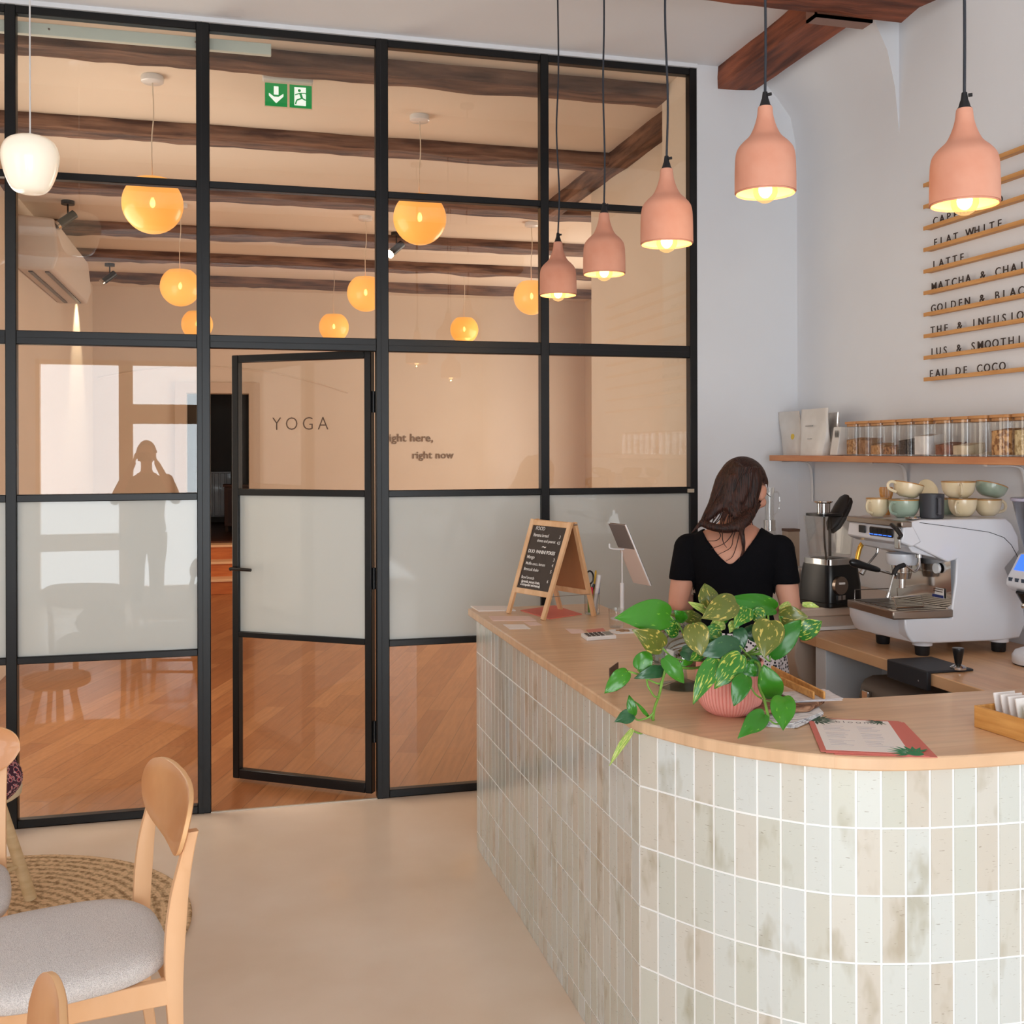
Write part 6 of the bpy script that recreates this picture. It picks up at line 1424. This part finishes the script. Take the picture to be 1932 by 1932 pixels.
sk_m = bpy.data.materials.new('dotted_skirt'); sk_m.use_nodes = True; nt = sk_m.node_tree; N = nt.nodes; L = nt.links; bs = N['Principled BSDF']; bs.inputs['Roughness'].default_value = .85
tc = N.new('ShaderNodeTexCoord'); vo = N.new('ShaderNodeTexVoronoi'); vo.inputs['Scale'].default_value = 85; vo.inputs['Randomness'].default_value = .75; L.new(tc.outputs['Object'], vo.inputs[0])
rp = N.new('ShaderNodeValToRGB'); rp.color_ramp.interpolation = 'CONSTANT'; rp.color_ramp.elements[0].color = lin((30, 30, 36)); rp.color_ramp.elements[1].position = .40; rp.color_ramp.elements[1].color = lin((226, 218, 220)); L.new(vo.outputs['Distance'], rp.inputs[0]); L.new(rp.outputs[0], bs.inputs['Base Color'])
skr = []
for z, rx, ry, am in ((1.01, .133, .100, 0), (.97, .150, .112, .002), (.90, .182, .132, .003), (.80, .192, .142, .006), (.62, .215, .165, .012), (.42, .24, .19, .018)):
    skr.append([Vector((math.cos(a)*(rx+am*math.cos(9*a)), math.sin(a)*(ry+am*math.cos(9*a)), z)) for a in [2*PI*k/72 for k in range(72)]])
so_ = MB().loft(skr); so_.f = so_.f[:-2]; so_.build('skirt', sk_m, woman)
hair_m = mat('dark_brown_hair', (62, 32, 22), .5, var=(20, 10, 8), scale=40, stretch=(5, 5, .35), spec=.35, bump=.5, lo=.35, hi=.65, detail=3)
h = MB(); h2 = MB()
cap = MB(); cap.ball((0, -.014, .028), (.086, .098, .095), 24, 18)
h.add([HR @ v for v in cap.v], cap.f)
def lock(pts, rad, tgt=h):
    tgt.tube(cr([W2(*p) for p in pts], 4), [rad[0]+(rad[1]-rad[0])*i/(4*(len(pts)-1)) for i in range(4*(len(pts)-1)+1)], 10)
lock([(960, 190, .02), (800, 310, .01), (720, 470, -.0), (660, 610, -.02), (590, 720, -.04), (530, 810, -.07)], (.042, .012))
lock([(980, 200, .0), (860, 370, -.01), (790, 520, -.02), (730, 620, -.04), (650, 700, -.05), (560, 790, -.07)], (.045, .012))
lock([(1010, 200, -.01), (980, 380, -.02), (930, 540, -.03), (900, 640, -.035), (930, 740, -.05), (960, 820, -.065)], (.050, .018))
lock([(1050, 220, .0), (1080, 380, -.01), (1060, 540, -.015), (1040, 670, -.03), (1010, 780, -.05), (980, 840, -.07)], (.045, .014))
lock([(1130, 300, .03), (1180, 380, .045), (1150, 520, .02), (1100, 650, -.0), (1060, 740, -.03), (1000, 820, -.06)], (.036, .012))
lock([(900, 300, -.02), (820, 500, -.03), (800, 600, -.04), (860, 690, -.055), (930, 780, -.065)], (.035, .012))
lock([(1070, 700, -.04), (1000, 800, -.075), (880, 862, -.095), (740, 872, -.10), (610, 850, -.095), (515, 815, -.075)], (.022, .013))
lock([(1010, 730, -.05), (930, 810, -.085), (800, 860, -.10), (660, 850, -.10), (540, 800, -.08)], (.020, .009))
lock([(540, 790, -.08), (470, 860, -.095), (400, 930, -.10)], (.012, .003))
lock([(985, 800, -.07), (965, 900, -.108), (985, 1010, -.116), (985, 1120, -.114), (940, 1200, -.112)], (.013, .003))
hm = vox(h, .0055, 'hair', 2); HI = HR.inverted()
bm = bmesh.new(); bm.from_mesh(hm)
def bare(c):
    q = HI @ c
    return (q.y > .024+.25*max(0, q.z) and q.z < .055 and c.x > -.02) or (q.x > .045 and abs(q.y+.002) < .024 and -.052 < q.z < .026)
bmesh.ops.delete(bm, geom=[f for f in bm.faces if bare(f.calc_center_median())], context='FACES')
bm.to_mesh(hm); bm.free(); addme('hair', hm, hair_m, woman)
for pts in ([(1215, 430, .07), (1190, 560, .06), (1140, 670, .03), (1095, 760, 0)], ):
    lock(pts, (.006, .003), h2)
for pts in ([(880, 880, -.102), (840, 960, -.115), (760, 1040, -.118), (620, 1100, -.116)], [(750, 890, -.108), (752, 980, -.118), (770, 1040, -.12), (800, 1080, -.12)], [(900, 880, -.102), (870, 970, -.116), (840, 1080, -.12), (700, 1160, -.118)],
            [(960, 860, -.10), (925, 980, -.118), (900, 1080, -.12), (860, 1180, -.118), (790, 1230, -.116)], [(700, 880, -.105), (730, 950, -.116), (690, 1000, -.118), (590, 1010, -.116)], [(940, 870, -.10), (960, 1000, -.118), (970, 1100, -.12), (930, 1230, -.118)]):
    lock(pts, (.0022, .0009), h2)
rs = random.Random(5)
for i in range(26):
    f_ = rs.random(); j = lambda a: rs.uniform(-a, a)
    x0, x1, x2, x3 = 900+260*f_, 745+370*f_, 650+470*f_, 560+520*f_
    lock([(x0+j(15), 190, -.01-.05*math.sin(PI*f_)), (x1+j(15), 400, -.030-.025*math.sin(PI*f_)), (x2+j(20), 600, -.045), (x3+j(25), 740, -.07), (x3+j(40)-40*(1-f_), 830, -.092)], (.0042, .0016), h2)
h2.build('hair_strand', hair_m, woman)
gz = MB()
gz.tube([HR @ Vector((.080, .005, .008)), HR @ Vector((.072, .075, .006))], .0016, 6); gz.build('spectacle_arm', M['black_plastic'], woman)

# photographer mirrored in the glass, standing by the street window
ph = thing('person', 'person by the street window, both hands raised to the face, mirrored in the glass', 'person', (-.80, -.75, 0), 0)
b = MB()
b.loft([ering((x, y, z), rx, ry, 20) for x, y, z, rx, ry in ((0, 0, .78, .12, .1), (0, 0, .88, .17, .12), (0, 0, 1.0, .15, .11), (0, 0, 1.12, .16, .11), (0, 0, 1.25, .185, .11), (0, 0, 1.34, .17, .09), (0, 0, 1.40, .08, .07), (0, .01, 1.44, .052, .055), (0, .01, 1.50, .052, .055))])
b.ball((0, .01, 1.60), (.078, .095, .115), 20, 14); b.ball((0, .105, 1.585), (.012, .02, .02), 8, 6)
for sx in (-1, 1):
    b.ball((sx*.08, .0, 1.59), (.01, .02, .03), 10, 8)
    S0, E0, W0 = Vector((sx*.18, 0, 1.34)), Vector((sx*.27, .12, 1.17)), Vector((sx*.10, .19, 1.52))
    b.ball(tuple(S0), .058, 14, 10); b.tube([S0, S0.lerp(E0, .5), E0], [.056, .052, .043], 14); b.ball(tuple(E0), .043, 12, 8); b.tube([E0, E0.lerp(W0, .4), W0], [.043, .038, .026], 14)
    hand(b, W0, Vector((-sx*.35, .05, 1)), Vector((-sx, -.1, 0)), sx, .9)
    b.loft([ering((sx*.09, .0, z), r, r*1.05, 16) for z, r in ((.84, .09), (.7, .085), (.5, .062), (.34, .058), (.12, .045), (.07, .045))])
    b.loft([ering((sx*.09, y, z), rx, rz, 14, T(90)) for y, z, rx, rz in ((-.07, .045, .03, .03), (0, .05, .036, .044), (.09, .035, .04, .03), (.18, .018, .02, .012))])
pm_ = vox(b, .010, 'body', 3); addme('body', pm_, M['skin'], ph)
garment(pm_, 'shirt', lambda c: .86 < c.z < 1.41 and not (c.y > .13 and c.z > 1.25), .007, mat('grey_shirt', (96, 92, 90), .9), ph)
garment(pm_, 'trousers', lambda c: .09 < c.z <= .90, .007, mat('dark_trousers', (50, 50, 58), .9), ph)
garment(pm_, 'hair', lambda c: c.z > 1.60 and (c.y < .07 or c.z > 1.68) and abs(c.x) < .1, .012, hair_m, ph)
hc = thing('hand_camera', 'black camera held up to the face of the person by the street window', 'camera', (-.80, -.56, 1.57))
bx((-.065, -.03, -.04), (.065, .02, .045)).build('camera_body', M['black_plastic'], hc, bevel=.006)
MB().cyl((0, .02, 0), (0, .10, 0), .036, n=24).build('lens', M['black_plastic'], hc)
